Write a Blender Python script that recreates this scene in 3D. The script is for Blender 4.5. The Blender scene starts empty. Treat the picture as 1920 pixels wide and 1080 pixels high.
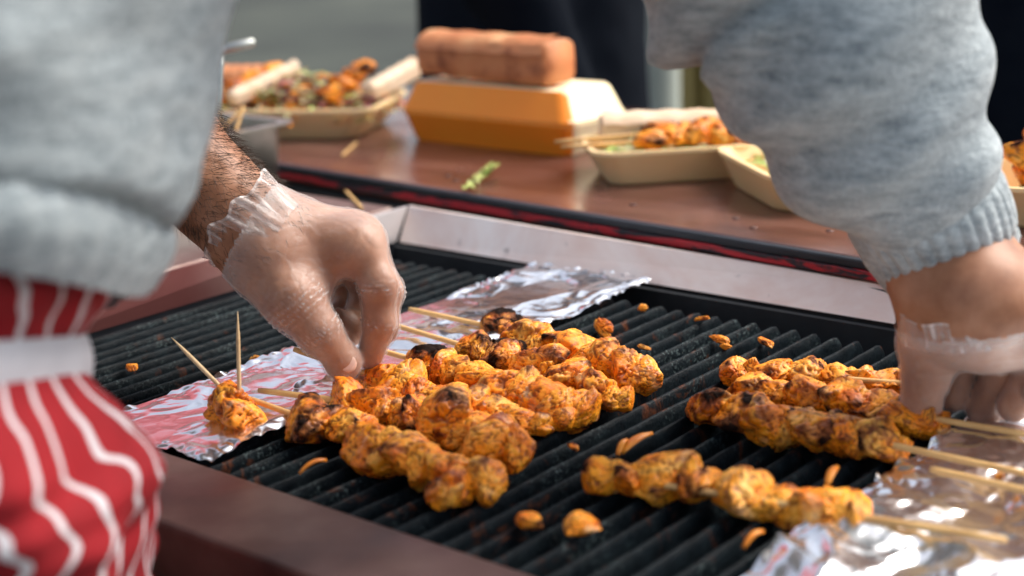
import bpy, math, random
import numpy as np
from mathutils import Matrix, Vector

# ------------------------------------------------------------ camera, sky, sun, exposure
S = bpy.context.scene
F_PX = 2803.0
CAM_R = np.array([[0.99906255, 0.04328988, 0.0],
                  [-0.01151627, 0.26577752, -0.9639656],
                  [-0.04172996, 0.96306194, 0.2660269]])
CAM_H = 0.32                                   # above the grill bars; grill plane is z = 0, ground z = -0.9
CAM_C = np.array([0.0, 0.0, CAM_H])
cd = bpy.data.cameras.new('camera'); cam = bpy.data.objects.new('camera', cd); S.collection.objects.link(cam)
M4 = Matrix(CAM_R.tolist()).to_4x4(); M4.translation = Vector(CAM_C.tolist()); cam.matrix_world = M4
cd.sensor_width = 36; cd.lens = F_PX / 1920 * 36; cd.clip_start = 0.02; cd.clip_end = 500
cd.dof.use_dof = True; cd.dof.focus_distance = 0.97; cd.dof.aperture_fstop = 4.3
S.camera = cam
W = bpy.data.worlds.new('World'); S.world = W; W.use_nodes = True
nt = W.node_tree; sky = nt.nodes.new('ShaderNodeTexSky'); sky.sky_type = 'NISHITA'; sky.sun_disc = False
SUN_EL, SUN_AZ = math.radians(50), math.radians(74)     # azimuth from +Y towards +X: behind, to the right
sky.sun_elevation = SUN_EL; sky.sun_rotation = SUN_AZ
sky.air_density = 1.0; sky.dust_density = 4.0; sky.ozone_density = 1.0
hs = nt.nodes.new('ShaderNodeHueSaturation'); hs.inputs['Saturation'].default_value = .55      # thin high cloud
nt.links.new(sky.outputs[0], hs.inputs['Color']); nt.links.new(hs.outputs[0], nt.nodes['Background'].inputs[0]); nt.nodes['Background'].inputs[1].default_value = 0.135
sl = bpy.data.lights.new('sun', 'SUN'); sl.energy = 1.95; sl.angle = math.radians(34); sl.color = (1, .93, .84)
sun = bpy.data.objects.new('sun', sl); S.collection.objects.link(sun)
sd = Vector((math.sin(SUN_AZ)*math.cos(SUN_EL), math.cos(SUN_AZ)*math.cos(SUN_EL), math.sin(SUN_EL)))
sun.rotation_euler = sd.to_track_quat('Z', 'Y').to_euler(); sun.location = (2, 3, 4)
S.view_settings.view_transform = 'Standard'; S.view_settings.look = 'None'
S.view_settings.exposure = 0.88; S.view_settings.gamma = 1

# ------------------------------------------------------------ helpers
def P(px, py, z=0.0):                            # photo pixel (1920x1080) -> point on the plane z
    d = CAM_R @ np.array([(px-960)/F_PX, -(py-540)/F_PX, -1.0])
    return CAM_C + d*((z-CAM_H)/d[2])
def Q(px, py, dist):                             # photo pixel -> point at that depth
    return CAM_C + CAM_R @ np.array([(px-960)/F_PX, -(py-540)/F_PX, -1.0])*dist
def depth(p): return -(CAM_R.T @ (np.asarray(p)-CAM_C))[2]
U = np.array([0.76135885, -0.6483307, 0.0]); V = np.array([0.6483307, 0.76135885, 0.0]); O = P(745, 453)
Z = np.array([0, 0, 1.0])
def UV(u, v, z=0.0): return O + U*u + V*v + Z*z
UANG = math.atan2(U[1], U[0])

_rng = np.random.RandomState(5); _perm = _rng.permutation(512); _perm = np.concatenate([_perm, _perm, _perm])
_grad = _rng.normal(size=(512, 3)); _grad /= np.linalg.norm(_grad, axis=1)[:, None]
def noise(p, s=1.0, seed=0):                      # Perlin, vectorised
    p = np.asarray(p, float)*s + seed*17.31
    i = np.floor(p).astype(int); f = p-i; w = f*f*f*(f*(f*6-15)+10); out = 0
    for dx in (0, 1):
        for dy in (0, 1):
            for dz in (0, 1):
                h = _perm[(_perm[(_perm[(i[..., 0]+dx) & 511]+i[..., 1]+dy) & 511]+i[..., 2]+dz) & 511]
                g = _grad[h]; dd = f-np.array([dx, dy, dz])
                wt = (w[..., 0] if dx else 1-w[..., 0])*(w[..., 1] if dy else 1-w[..., 1])*(w[..., 2] if dz else 1-w[..., 2])
                out = out+(g*dd).sum(-1)*wt
    return out*1.6
def fbm(p, s=1.0, seed=0, o=4, g=.5):
    r = 0; a = 1
    for k in range(o): r = r+a*noise(p, s*2**k, seed+k*3.7); a *= g
    return r

class MB:
    def __init__(s): s.v = []; s.f = []; s.n = 0; s.uv = None
    def add(s, v, f):
        v = np.asarray(v, float); s.v.append(v); s.f += [tuple(int(i)+s.n for i in q) for q in f]; s.n += len(v)
        return s
    def box(s, c, d, rot=0.0):
        v = np.array([(x, y, z) for x in (-.5, .5) for y in (-.5, .5) for z in (-.5, .5)])*np.array(d)
        cr, sr = math.cos(rot), math.sin(rot)
        v = v @ np.array([[cr, sr, 0], [-sr, cr, 0], [0, 0, 1]]) + np.asarray(c)
        return s.add(v, [(0, 1, 3, 2), (4, 6, 7, 5), (0, 4, 5, 1), (2, 3, 7, 6), (0, 2, 6, 4), (1, 5, 7, 3)])
    def hexa(s, b, t):                            # bottom quad, top quad, both anticlockwise from above
        return s.add(np.array(list(b)+list(t)), [(3, 2, 1, 0), (4, 5, 6, 7), (0, 1, 5, 4), (1, 2, 6, 5), (2, 3, 7, 6), (3, 0, 4, 7)])
    def tube(s, pts, rad, n=12, cap=True, shape=None):
        pts = np.asarray(pts, float); m = len(pts); rad = np.broadcast_to(rad, (m,))
        T = np.gradient(pts, axis=0); T /= np.linalg.norm(T, axis=1)[:, None]+1e-12
        a = np.cross(T[0], [0, 0, 1.]);
        if np.linalg.norm(a) < .1: a = np.cross(T[0], [1., 0, 0])
        vs = []
        for i in range(m):
            a = a-(a@T[i])*T[i]; a /= np.linalg.norm(a); b = np.cross(T[i], a)
            for k in range(n):
                t = 2*math.pi*k/n; q = rad[i]*(shape(i/(m-1), t) if shape else 1)
                vs.append(pts[i]+(a*math.cos(t)+b*math.sin(t))*q)
        fs = [(i*n+k, i*n+(k+1) % n, (i+1)*n+(k+1) % n, (i+1)*n+k) for i in range(m-1) for k in range(n)]
        if cap: fs += [tuple(range(n))[::-1], tuple((m-1)*n+k for k in range(n))]
        return s.add(vs, fs)
    def grid(s, A):                               # A[i,j,3]
        n, m = A.shape[:2]
        return s.add(A.reshape(-1, 3), [(i*m+j, (i+1)*m+j, (i+1)*m+j+1, i*m+j+1) for i in range(n-1) for j in range(m-1)])
    def build(s, name, m, parent=None, smooth=True, bevel=0, uv=None, angle=None):
        me = bpy.data.meshes.new(name); me.from_pydata(np.concatenate(s.v).tolist(), [], s.f); me.update()
        if uv is not None:
            l = me.uv_layers.new(name='UVMap'); idx = np.zeros(len(me.loops), int); me.loops.foreach_get('vertex_index', idx)
            l.data.foreach_set('uv', np.asarray(uv, float)[idx].ravel())
        me.polygons.foreach_set('use_smooth', [smooth]*len(me.polygons))
        o = bpy.data.objects.new(name, me); S.collection.objects.link(o); me.materials.append(m)
        if angle: me.set_sharp_from_angle(angle=math.radians(angle))
        if bevel:
            b = o.modifiers.new('bevel', 'BEVEL'); b.width = bevel; b.segments = 2; b.limit_method = 'ANGLE'
        if parent is not None:
            o.parent = parent; o.matrix_parent_inverse = Matrix.Translation(-parent.location)
        return o
def tag(o, label=None, cat=None, group=None, kind=None):
    for k, v in (('label', label), ('category', cat), ('group', group), ('kind', kind)):
        if v: o[k] = v
    return o
def thing(name, loc, label, cat, group=None):
    o = bpy.data.objects.new(name, None); S.collection.objects.link(o); o.location = [float(x) for x in loc]
    o.empty_display_size = .05
    return tag(o, label, cat, group)

# signed distance fields -> continuous surfaces
def cap_(a, b, ra, rb): return ('c', np.asarray(a, float), np.asarray(b, float), ra, rb)
def ell_(c, r, R=None): return ('e', np.asarray(c, float), np.asarray(r, float), np.eye(3) if R is None else R)
def smin(a, b, k):
    h = np.maximum(k-np.abs(a-b), 0)/k
    return np.minimum(a, b)-h*h*k*.25
def field(prims, ax, k, pad=0.0):
    X, Y, Zz = ax; F = np.full((len(X), len(Y), len(Zz)), .2, np.float32)
    for p in prims:
        if p[0] == 'c': lo = np.minimum(p[1]-p[3], p[2]-p[4]); hi = np.maximum(p[1]+p[3], p[2]+p[4])
        else: m = p[2].max(); lo = p[1]-m; hi = p[1]+m
        e = k+.02+pad; sl_ = []
        for A, l, h in zip(ax, lo-e, hi+e): sl_.append(slice(max(0, np.searchsorted(A, l)), np.searchsorted(A, h)))
        if any(q.stop <= q.start for q in sl_): continue
        g = np.stack(np.meshgrid(X[sl_[0]], Y[sl_[1]], Zz[sl_[2]], indexing='ij'), -1)
        if p[0] == 'c':
            ab = p[2]-p[1]; t = np.clip(((g-p[1])@ab)/(ab@ab+1e-12), 0, 1)
            d = np.linalg.norm(g-p[1]-t[..., None]*ab, axis=-1)-(p[3]+(p[4]-p[3])*t)
        else:
            q = ((g-p[1])@p[3])/p[2]; l = np.linalg.norm(q, axis=-1)+1e-9
            d = l*(l-1)/(np.linalg.norm(q/p[2], axis=-1)+1e-9)
        F[tuple(sl_)] = smin(F[tuple(sl_)], d.astype(np.float32), k)
    return F
def axes(lo, hi, h): return [np.arange(l, r+h, h) for l, r in zip(lo, hi)]
def nets(F, ax):                                  # surface nets
    o = np.array([a[0] for a in ax]); h = ax[0][1]-ax[0][0]
    ins = F < 0; c = [s-1 for s in F.shape]
    cnt = np.zeros(c, np.int8); acc = np.zeros(c+[3]); ne = np.zeros(c)
    cor = [(i, j, k) for i in (0, 1) for j in (0, 1) for k in (0, 1)]
    sub = lambda A, q: A[q[0]:q[0]+c[0], q[1]:q[1]+c[1], q[2]:q[2]+c[2]]
    for q in cor: cnt += sub(ins, q)
    act = (cnt > 0) & (cnt < 8); I = np.argwhere(act)
    pos = np.zeros((len(I), 3)); nn = np.zeros(len(I))
    for a in cor:
        for x in range(3):
            if a[x]: continue
            b = list(a); b[x] = 1
            fa = F[I[:, 0]+a[0], I[:, 1]+a[1], I[:, 2]+a[2]]; fb = F[I[:, 0]+b[0], I[:, 1]+b[1], I[:, 2]+b[2]]
            m = (fa < 0) != (fb < 0); t = np.where(m, fa/np.where(m, fa-fb, 1), 0)
            e = np.array(a, float)[None]+np.eye(3)[x][None]*t[:, None]
            pos += e*m[:, None]; nn += m
    V_ = o+(I+pos/nn[:, None])*h
    idx = -np.ones(c, int); idx[act] = np.arange(len(I)); fs = []
    for x in range(3):
        y, z = (x+1) % 3, (x+2) % 3
        s0 = [slice(None)]*3; s1 = [slice(None)]*3; s0[x] = slice(0, -1); s1[x] = slice(1, None)
        A, B = ins[tuple(s0)], ins[tuple(s1)]; E = np.argwhere(A != B)
        E = E[(E[:, y] > 0) & (E[:, z] > 0) & (E[:, y] < c[y]) & (E[:, z] < c[z])]
        def cell(dy, dz):
            q = E.copy(); q[:, y] -= dy; q[:, z] -= dz; return idx[q[:, 0], q[:, 1], q[:, 2]]
        f = np.stack([cell(1, 1), cell(0, 1), cell(0, 0), cell(1, 0)], 1)
        fl = A[E[:, 0], E[:, 1], E[:, 2]]; f[~fl] = f[~fl][:, ::-1]; fs.append(f)
    return V_, np.concatenate(fs)

# ------------------------------------------------------------ materials
def mat(name):
    m = bpy.data.materials.new(name); m.use_nodes = True; return m, m.node_tree, m.node_tree.nodes['Principled BSDF']
def N(t, kind, **kw):
    n = t.nodes.new('ShaderNode'+kind)
    for k, v in kw.items():
        if k in n.inputs: n.inputs[k].default_value = v
        else: setattr(n, k, v)
    return n
def ramp(t, src, stops, interp='LINEAR'):
    r = t.nodes.new('ShaderNodeValToRGB'); e = r.color_ramp.elements; r.color_ramp.interpolation = interp
    while len(e) < len(stops): e.new(.5)
    for q, (p, c) in zip(e, stops):
        q.position = p; q.color = (*c, 1) if len(c) == 3 else c
    t.links.new(src, r.inputs[0]); return r.outputs[0]
def g(x): return (x, x, x)
def mixc(t, fac, a, b, mode='MIX'):
    m = t.nodes.new('ShaderNodeMix'); m.data_type = 'RGBA'; m.blend_type = mode
    for s, v in ((0, fac), (6, a), (7, b)):
        if isinstance(v, (int, float, tuple)): m.inputs[s].default_value = v if not isinstance(v, tuple) else (*v[:3], 1)
        else: t.links.new(v, m.inputs[s])
    return m.outputs[2]
def coords(t, scale=(1, 1, 1), rot=(0, 0, 0), src='Object'):
    c = t.nodes.new('ShaderNodeTexCoord'); m = t.nodes.new('ShaderNodeMapping')
    m.inputs['Scale'].default_value = scale; s0 = c.outputs[src]
    if any(rot):
        m0 = t.nodes.new('ShaderNodeMapping'); m0.inputs['Rotation'].default_value = rot; t.links.new(s0, m0.inputs[0]); s0 = m0.outputs[0]
    t.links.new(s0, m.inputs[0]); return m.outputs[0]
def ntex(t, vec, scale, detail=4, rough=.55, dist=0.0, typ=None):
    n = t.nodes.new('ShaderNodeTexNoise'); n.inputs['Scale'].default_value = scale; n.inputs['Detail'].default_value = detail
    n.inputs['Roughness'].default_value = rough; n.inputs['Distortion'].default_value = dist
    if typ: n.noise_type = typ
    if vec is not None: t.links.new(vec, n.inputs['Vector'])
    return n.outputs['Fac']
def math_(t, op, a, b=0.0, clamp=False):
    m = t.nodes.new('ShaderNodeMath'); m.operation = op; m.use_clamp = clamp
    for i, v in enumerate((a, b)):
        if isinstance(v, (int, float)): m.inputs[i].default_value = v
        else: t.links.new(v, m.inputs[i])
    return m.outputs[0]
def bump(t, b, h, strength=.3, dist=.001):
    n = t.nodes.new('ShaderNodeBump'); n.inputs['Strength'].default_value = strength; n.inputs['Distance'].default_value = dist
    t.links.new(h, n.inputs['Height']); t.links.new(n.outputs[0], b.inputs['Normal']); return n
def simple(name, stops, scale=8, rough=.6, metal=0.0, bs=.3, bd=.001, bscale=None, sss=0, stretch=(1, 1, 1), coat=0, rvar=.0, rot=(0, 0, 0)):
    m, t, b = mat(name); v = coords(t, stretch, rot); n = ntex(t, v, scale)
    k = len(stops); c = ramp(t, n, [(.3+.4*i/(max(k-1, 1)), s) for i, s in enumerate(stops)])
    t.links.new(c, b.inputs['Base Color']); b.inputs['Metallic'].default_value = metal
    b.inputs['Roughness'].default_value = rough
    if rvar: t.links.new(ramp(t, ntex(t, v, scale*1.7, 5), [(.3, g(max(0, rough-rvar))), (.7, g(min(1, rough+rvar)))]), b.inputs['Roughness'])
    if bs: bump(t, b, ntex(t, v, bscale or scale*6, 5), bs, bd)
    if sss: b.inputs['Subsurface Weight'].default_value = sss; b.inputs['Subsurface Radius'].default_value = (.01, .004, .002)
    if coat: b.inputs['Coat Weight'].default_value = coat
    return m

def chicken_mat(name, charred):
    m, t, b = mat(name); v = coords(t)
    oi = t.nodes.new('ShaderNodeObjectInfo'); off = math_(t, 'MULTIPLY', oi.outputs['Random'], 40.0)
    va = t.nodes.new('ShaderNodeVectorMath'); va.operation = 'ADD'; t.links.new(v, va.inputs[0]); t.links.new(off, va.inputs[1]); v = va.outputs[0]
    base = ramp(t, ntex(t, v, 42, 5, .58, .8), [(.28, (.55, .090, .003)), (.40, (.90, .235, .007)), (.53, (.99, .37, .018)), (.68, (.99, .53, .10))])
    red = ramp(t, ntex(t, v, 80, 7, .72, 1.1), [(.52, g(0)), (.66, g(1))])
    c = mixc(t, math_(t, 'MULTIPLY', red, .38), base, (.42, .075, .007))
    sp = ramp(t, ntex(t, v, 420, 4, .65), [(.60, g(0)), (.68, g(1))])
    c = mixc(t, math_(t, 'MULTIPLY', sp, .6), c, (.10, .018, .004))
    ab = t.nodes.new('ShaderNodeAttribute'); ab.attribute_name = 'brown'
    c = mixc(t, ramp(t, math_(t, 'ADD', ab.outputs['Fac'], math_(t, 'MULTIPLY', ntex(t, v, 150, 5, .65), .7)), [(.55, g(0)), (1.1, g(.75))]), c, (.20, .030, .004))
    pale = ramp(t, ntex(t, v, 34, 3, .5, 1.2), [(.62, g(0)), (.70, g(1))])
    c = mixc(t, math_(t, 'MULTIPLY', pale, .45), c, (.92, .60, .34))
    at = t.nodes.new('ShaderNodeAttribute'); at.attribute_name = 'char'
    ch = math_(t, 'ADD', math_(t, 'MULTIPLY', ntex(t, v, 90, 6, .65, .8), .9), at.outputs['Fac'])
    cm = ramp(t, ch, [(.78, g(0)), (.94, g(1))]); halo = ramp(t, ch, [(.62, g(0)), (.82, g(1))])
    c = mixc(t, math_(t, 'MULTIPLY', halo, .8), c, (.16, .026, .006))
    c = mixc(t, cm, c, (.014, .007, .005))
    t.links.new(c, b.inputs['Base Color'])
    t.links.new(mixc(t, cm, ramp(t, ntex(t, v, 120, 4), [(.35, g(.20)), (.60, g(.55))]), (.85, .85, .85)), b.inputs['Roughness'])
    t.links.new(mixc(t, cm, (.36, .36, .36), (.10, .10, .10)), b.inputs['Specular IOR Level'])
    b.inputs['Subsurface Weight'].default_value = .12; b.inputs['Subsurface Radius'].default_value = (.008, .003, .001)
    h = math_(t, 'ADD', ntex(t, v, 260, 6, .65), math_(t, 'MULTIPLY', ntex(t, v, 900, 3), .35))
    bump(t, b, h, .5, .0012); return m
M = {}
M['chicken'] = chicken_mat('grilled_chicken', 0)
M['bamboo'] = simple('bamboo', [(.55, .30, .10), (.74, .46, .18), (.62, .36, .13)], 30, .5, bs=.2, stretch=(1, 1, 1))
M['toothpick'] = simple('pale_wood', [(.60, .40, .2), (.78, .58, .34)], 60, .55, bs=.2)

def iron():
    m, t, b = mat('cast_iron'); v = coords(t); vs = coords(t, (1, 1, 1))
    n = ntex(t, v, 70, 6, .7); glint = ramp(t, ntex(t, v, 420, 5, .75), [(.53, g(0)), (.64, g(1))])
    patch = ramp(t, ntex(t, v, 20, 4), [(.50, g(0)), (.64, g(1))])
    c = ramp(t, n, [(.3, (.003, .0045, .006)), (.6, (.008, .012, .015)), (.75, (.02, .032, .036))])
    c = mixc(t, math_(t, 'MULTIPLY', math_(t, 'MULTIPLY', glint, patch), .55), c, (.15, .20, .20))  # teal flecks paint broken glints into the iron colour
    rust = ramp(t, ntex(t, v, 30, 5, .7, 1), [(.59, g(0)), (.68, g(1))])
    c = mixc(t, math_(t, 'MULTIPLY', rust, .6), c, (.13, .04, .015))
    t.links.new(c, b.inputs['Base Color']); b.inputs['Metallic'].default_value = .0
    t.links.new(ramp(t, ntex(t, v, 90, 5), [(.3, g(.20)), (.7, g(.5))]), b.inputs['Roughness'])
    b.inputs['Specular IOR Level'].default_value = .2; b.inputs['IOR'].default_value = 1.25
    bump(t, b, math_(t, 'ADD', ntex(t, v, 300, 5, .7), n), .7, .001); return m
M['iron'] = iron()
M['soot'] = simple('soot', [(.006, .008, .011), (.016, .02, .024)], 20, .75, bs=.5, bscale=150)
M['black_trim'] = simple('black_trim', [(.012, .016, .022), (.03, .035, .045)], 20, .5, bs=.4, bscale=150)
def steel(name, tint, dark, rough, streak):
    m, t, b = mat(name); v = coords(t, (1, 1, 1)); vs = coords(t, streak, (0, 0, -UANG))
    n = ramp(t, ntex(t, v, 9, 5, .6, .6), [(.35, dark), (.6, tint)])
    st = ramp(t, ntex(t, v, 60, 4), [(.66, g(0)), (.74, g(1))])
    c = mixc(t, math_(t, 'MULTIPLY', st, .5), n, (.10, .05, .035))
    t.links.new(c, b.inputs['Base Color']); b.inputs['Metallic'].default_value = .6 if name == 'brushed_steel' else 1.0
    t.links.new(ramp(t, ntex(t, v, 22, 6), [(.3, g(rough)), (.7, g(rough+.15))]), b.inputs['Roughness'])
    bump(t, b, ntex(t, vs, 60, 3), .12, .0006); return m
M['steel'] = steel('brushed_steel', (.98, .88, .82), (.84, .64, .56), .48, (1, 30, 30))
def reflection_steel():
    m, t, b = mat('reflection_tinted_steel'); c0 = t.nodes.new('ShaderNodeTexCoord'); sx = t.nodes.new('ShaderNodeSeparateXYZ'); t.links.new(c0.outputs['Object'], sx.inputs[0])
    x = math_(t, 'ADD', sx.outputs[0], math_(t, 'MULTIPLY', ntex(t, coords(t), 14, 5), .06))      # reflection painted in: white at the far corner, maroon away from it
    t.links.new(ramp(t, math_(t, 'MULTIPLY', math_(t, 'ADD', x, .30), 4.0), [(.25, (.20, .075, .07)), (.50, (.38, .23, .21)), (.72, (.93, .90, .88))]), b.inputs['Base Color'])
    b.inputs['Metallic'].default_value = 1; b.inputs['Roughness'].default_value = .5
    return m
M['steel_reflect'] = reflection_steel()
M['steel_shelf'] = steel('greasy_steel', (.42, .34, .30), (.25, .15, .13), .38, (1, 30, 30))
M['steel_pan'] = steel('pan_steel', (.55, .58, .54), (.34, .37, .33), .26, (1, 1, 20))
M['rail'] = simple('brown_steel', [(.045, .020, .017), (.10, .050, .040), (.17, .105, .085)], 11, .42, metal=.45, bs=.25, bscale=60, rvar=.12)  # mottled brown all over
def foil_mat():
    m, t, b = mat('aluminium_foil'); v = coords(t)
    st = ramp(t, ntex(t, v, 42, 5, .6, .5), [(.66, g(0)), (.74, g(1))])
    c = mixc(t, math_(t, 'MULTIPLY', st, .6), (.93, .93, .94), (.42, .22, .06))
    t.links.new(c, b.inputs['Base Color']); b.inputs['Metallic'].default_value = 1; b.inputs['Roughness'].default_value = .21
    cr = t.nodes.new('ShaderNodeTexVoronoi'); cr.feature = 'F1'; cr.inputs['Scale'].default_value = 70
    vv = t.nodes.new('ShaderNodeVectorMath'); vv.operation = 'ADD'
    t.links.new(v, vv.inputs[0]); t.links.new(math_(t, 'MULTIPLY', ntex(t, v, 60, 3), .02), vv.inputs[1]); t.links.new(vv.outputs[0], cr.inputs['Vector'])
    bump(t, b, math_(t, 'ADD', cr.outputs['Distance'], math_(t, 'MULTIPLY', ntex(t, v, 120, 3), .3)), .12, .003); return m
M['foil'] = foil_mat()
def table_mat():
    m, t, b = mat('table_top'); v = coords(t, (1, 4, 1), (0, 0, -UANG))
    c = ramp(t, ntex(t, v, 6, 6, .6, .4), [(.3, (.075, .028, .021)), (.5, (.125, .050, .037)), (.7, (.19, .088, .066))])
    t.links.new(c, b.inputs['Base Color'])
    t.links.new(ramp(t, ntex(t, coords(t), 14, 5), [(.3, g(.14)), (.7, g(.30))]), b.inputs['Roughness'])
    b.inputs['Specular IOR Level'].default_value = .8
    bump(t, b, ntex(t, v, 50, 4), .1, .0005); return m
M['table'] = table_mat()
def edge_mat():
    m, t, b = mat('worn_red_edge'); v = coords(t, (.45, 1, 2.5), (0, 0, -UANG))
    c = ramp(t, ntex(t, v, 34, 6, .75, 1.0), [(.46, (.02, .022, .03)), (.53, (.50, .018, .03))])
    t.links.new(c, b.inputs['Base Color']); b.inputs['Roughness'].default_value = .5
    bump(t, b, ntex(t, v, 120, 4), .4, .001); return m
M['edge'] = edge_mat()
M['foam'] = simple('cream_foam', [(.94, .66, .31), (.96, .73, .41)], 6, .5, bs=.15, bscale=300, sss=.25)
M['foam_cream'] = simple('pale_cream_foam', [(.93, .76, .46), (.95, .82, .56)], 6, .5, bs=.15, bscale=300, sss=.2)
M['foam_shaded'] = simple('shaded_foam', [(.98, .27, .012), (.99, .31, .018)], 6, .5, bs=.15, bscale=300, sss=.2)  # cream foam with warm shade put into the colour
M['tortilla'] = simple('toasted_tortilla', [(.28, .075, .025), (.56, .20, .075), (.62, .25, .10), (.74, .42, .20)], 28, .6, bs=.5, bscale=60, bd=.002, sss=.1)
M['wrap'] = simple('pale_flatbread', [(.72, .50, .32), (.82, .64, .46)], 20, .65, bs=.5, bscale=60, sss=.1)
M['lettuce'] = simple('lettuce', [(.14, .26, .03), (.42, .48, .12), (.62, .62, .30)], 60, .45, bs=.3, sss=.2)
M['cabbage'] = simple('shredded_cabbage', [(.60, .58, .26), (.72, .66, .42)], 60, .45, bs=.3, sss=.2)
M['onion'] = simple('red_onion', [(.16, .03, .06), (.30, .07, .10)], 60, .4, bs=.3)
M['carrot'] = simple('carrot', [(.70, .18, .01), (.85, .34, .03)], 60, .4, bs=.3)
M['sauce'] = simple('red_sauce', [(.32, .035, .015), (.55, .10, .04)], 40, .25, bs=.6, bscale=90, bd=.003)
def skin_mat(name, a, b_, c_):
    m, t, b = mat(name); v = coords(t)
    c = ramp(t, ntex(t, v, 35, 5, .6), [(.3, a), (.5, b_), (.7, c_)])
    t.links.new(c, b.inputs['Base Color']); b.inputs['Roughness'].default_value = .5
    b.inputs['Subsurface Weight'].default_value = .18; b.inputs['Subsurface Radius'].default_value = (.012, .004, .002)
    vo = t.nodes.new('ShaderNodeTexVoronoi'); vo.inputs['Scale'].default_value = 900; t.links.new(v, vo.inputs['Vector'])
    bump(t, b, math_(t, 'ADD', math_(t, 'MULTIPLY', vo.outputs['Distance'], .15), ntex(t, v, 90, 4)), .25, .0008); return m
M['skin'] = skin_mat('skin', (.24, .095, .044), (.35, .155, .080), (.46, .235, .140))
M['nail'] = simple('nail', [(.60, .36, .27), (.66, .42, .33)], 30, .3, bs=0)
M['arm_hair'] = simple('dark_hair', [(.02, .010, .006), (.05, .025, .012)], 30, .5, bs=0)
def glove_mat():
    m, t, b = mat('clear_vinyl_glove'); v = coords(t)
    b.inputs['Base Color'].default_value = (.86, .80, .78, 1); b.inputs['Roughness'].default_value = .16
    b.inputs['Specular IOR Level'].default_value = .6
    tr = t.nodes.new('ShaderNodeBsdfTransparent'); mx = t.nodes.new('ShaderNodeMixShader'); out = t.nodes['Material Output']
    lw = t.nodes.new('ShaderNodeLayerWeight'); lw.inputs['Blend'].default_value = .3
    at = t.nodes.new('ShaderNodeAttribute'); at.attribute_name = 'crease'
    wr = ntex(t, v, 160, 3, .5, 1.5, 'RIDGED_MULTIFRACTAL') if False else ntex(t, v, 48, 2, .45, 2.2)
    line = math_(t, 'ABSOLUTE', math_(t, 'SUBTRACT', wr, .5)); line = ramp(t, line, [(.0, g(1)), (.006, g(.5)), (.016, g(0))])
    fac = math_(t, 'ADD', math_(t, 'MULTIPLY', lw.outputs['Facing'], .40), .05)
    fac = math_(t, 'ADD', fac, math_(t, 'MULTIPLY', line, .09))
    fac = math_(t, 'ADD', fac, at.outputs['Fac'], True)
    t.links.new(fac, mx.inputs[0]); t.links.new(tr.outputs[0], mx.inputs[1]); t.links.new(b.outputs[0], mx.inputs[2]); t.links.new(mx.outputs[0], out.inputs[0])
    bump(t, b, math_(t, 'ADD', wr, math_(t, 'MULTIPLY', math_(t, 'ABSOLUTE', math_(t, 'SUBTRACT', ntex(t, coords(t, (1, 1, 2.2), (0, 0, .6)), 130, 3, .6, 1.2), .5)), -.9)), .42, .003); return m
M['glove'] = glove_mat()
def knit(name, cols, sc=1.0):
    m, t, b = mat(name); v = coords(t)
    n = ntex(t, coords(t, (1, 1, 3.0)), 55*sc, 6, .7); fine = ntex(t, v, 420, 3, .6)
    c = ramp(t, math_(t, 'ADD', math_(t, 'MULTIPLY', n, .75), math_(t, 'MULTIPLY', fine, .25)), [(.32, cols[0]), (.5, cols[1]), (.66, cols[2])])
    t.links.new(c, b.inputs['Base Color']); b.inputs['Roughness'].default_value = .95; b.inputs['Specular IOR Level'].default_value = .15
    b.inputs['Sheen Weight'].default_value = .35
    bump(t, b, math_(t, 'ADD', ntex(t, v, 330, 4, .7), math_(t, 'MULTIPLY', n, 1.5)), .8, .0025); return m
M['knit'] = knit('grey_marl_knit', ((.17, .21, .24), (.42, .48, .50), (.62, .68, .69)))
def stripe():
    m, t, b = mat('striped_apron'); uvn = t.nodes.new('ShaderNodeTexCoord'); sp = t.nodes.new('ShaderNodeSeparateXYZ')
    t.links.new(uvn.outputs['UV'], sp.inputs[0])
    fr = math_(t, 'FRACT', sp.outputs[0]); c = ramp(t, fr, [(.0, g(1)), (.15, g(1)), (.18, g(0)), (.98, g(0)), (1, g(1))])
    v = coords(t); red = ramp(t, ntex(t, v, 30, 4), [(.3, (.24, .003, .008)), (.7, (.38, .006, .013))])
    c = mixc(t, c, red, (.74, .70, .72)); t.links.new(c, b.inputs['Base Color']); b.inputs['Roughness'].default_value = .85
    bump(t, b, ntex(t, v, 900, 2), .3, .0005); return m
M['apron'] = stripe()
M['tape'] = simple('white_tape', [(.54, .54, .58), (.64, .64, .68)], 30, .85, bs=.3)
M['navy'] = simple('navy_cloth', [(.004, .006, .011), (.009, .012, .018)], 9, .9, bs=.4, bscale=200)
M['navy'].node_tree.nodes['Principled BSDF'].inputs['Specular IOR Level'].default_value = .05
M['dark_trouser'] = simple('dark_trousers', [(.012, .014, .02), (.025, .028, .035)], 9, .9, bs=.4)
M['hair'] = simple('brown_hair', [(.03, .018, .01), (.07, .04, .022)], 80, .5, bs=.6, stretch=(1, 1, .2))
M['ground'] = simple('paving', [(.010, .013, .010), (.030, .037, .028), (.060, .068, .050)], .8, .85, bs=.4, bscale=30, bd=.01)
M['added_canopy'] = simple('added_red_canvas', [(.40, .015, .02), (.52, .03, .035)], 3, .8, bs=.2)
M['olive'] = simple('mustard_tarpaulin', [(.32, .25, .09), (.40, .32, .13)], 3, .7, bs=.3)
M['pale'] = simple('pale_canvas', [(.42, .46, .40), (.52, .56, .50)], 5, .8, bs=.3)
M['rubber'] = simple('black_leather', [(.01, .01, .012), (.02, .02, .022)], 20, .5, bs=.2)

# ------------------------------------------------------------ ground
tag(MB().grid(np.array([[(x, y, -.9) for y in np.linspace(-60, 60, 9)] for x in np.linspace(-60, 60, 9)])).build('ground', M['ground']), kind='structure')

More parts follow.
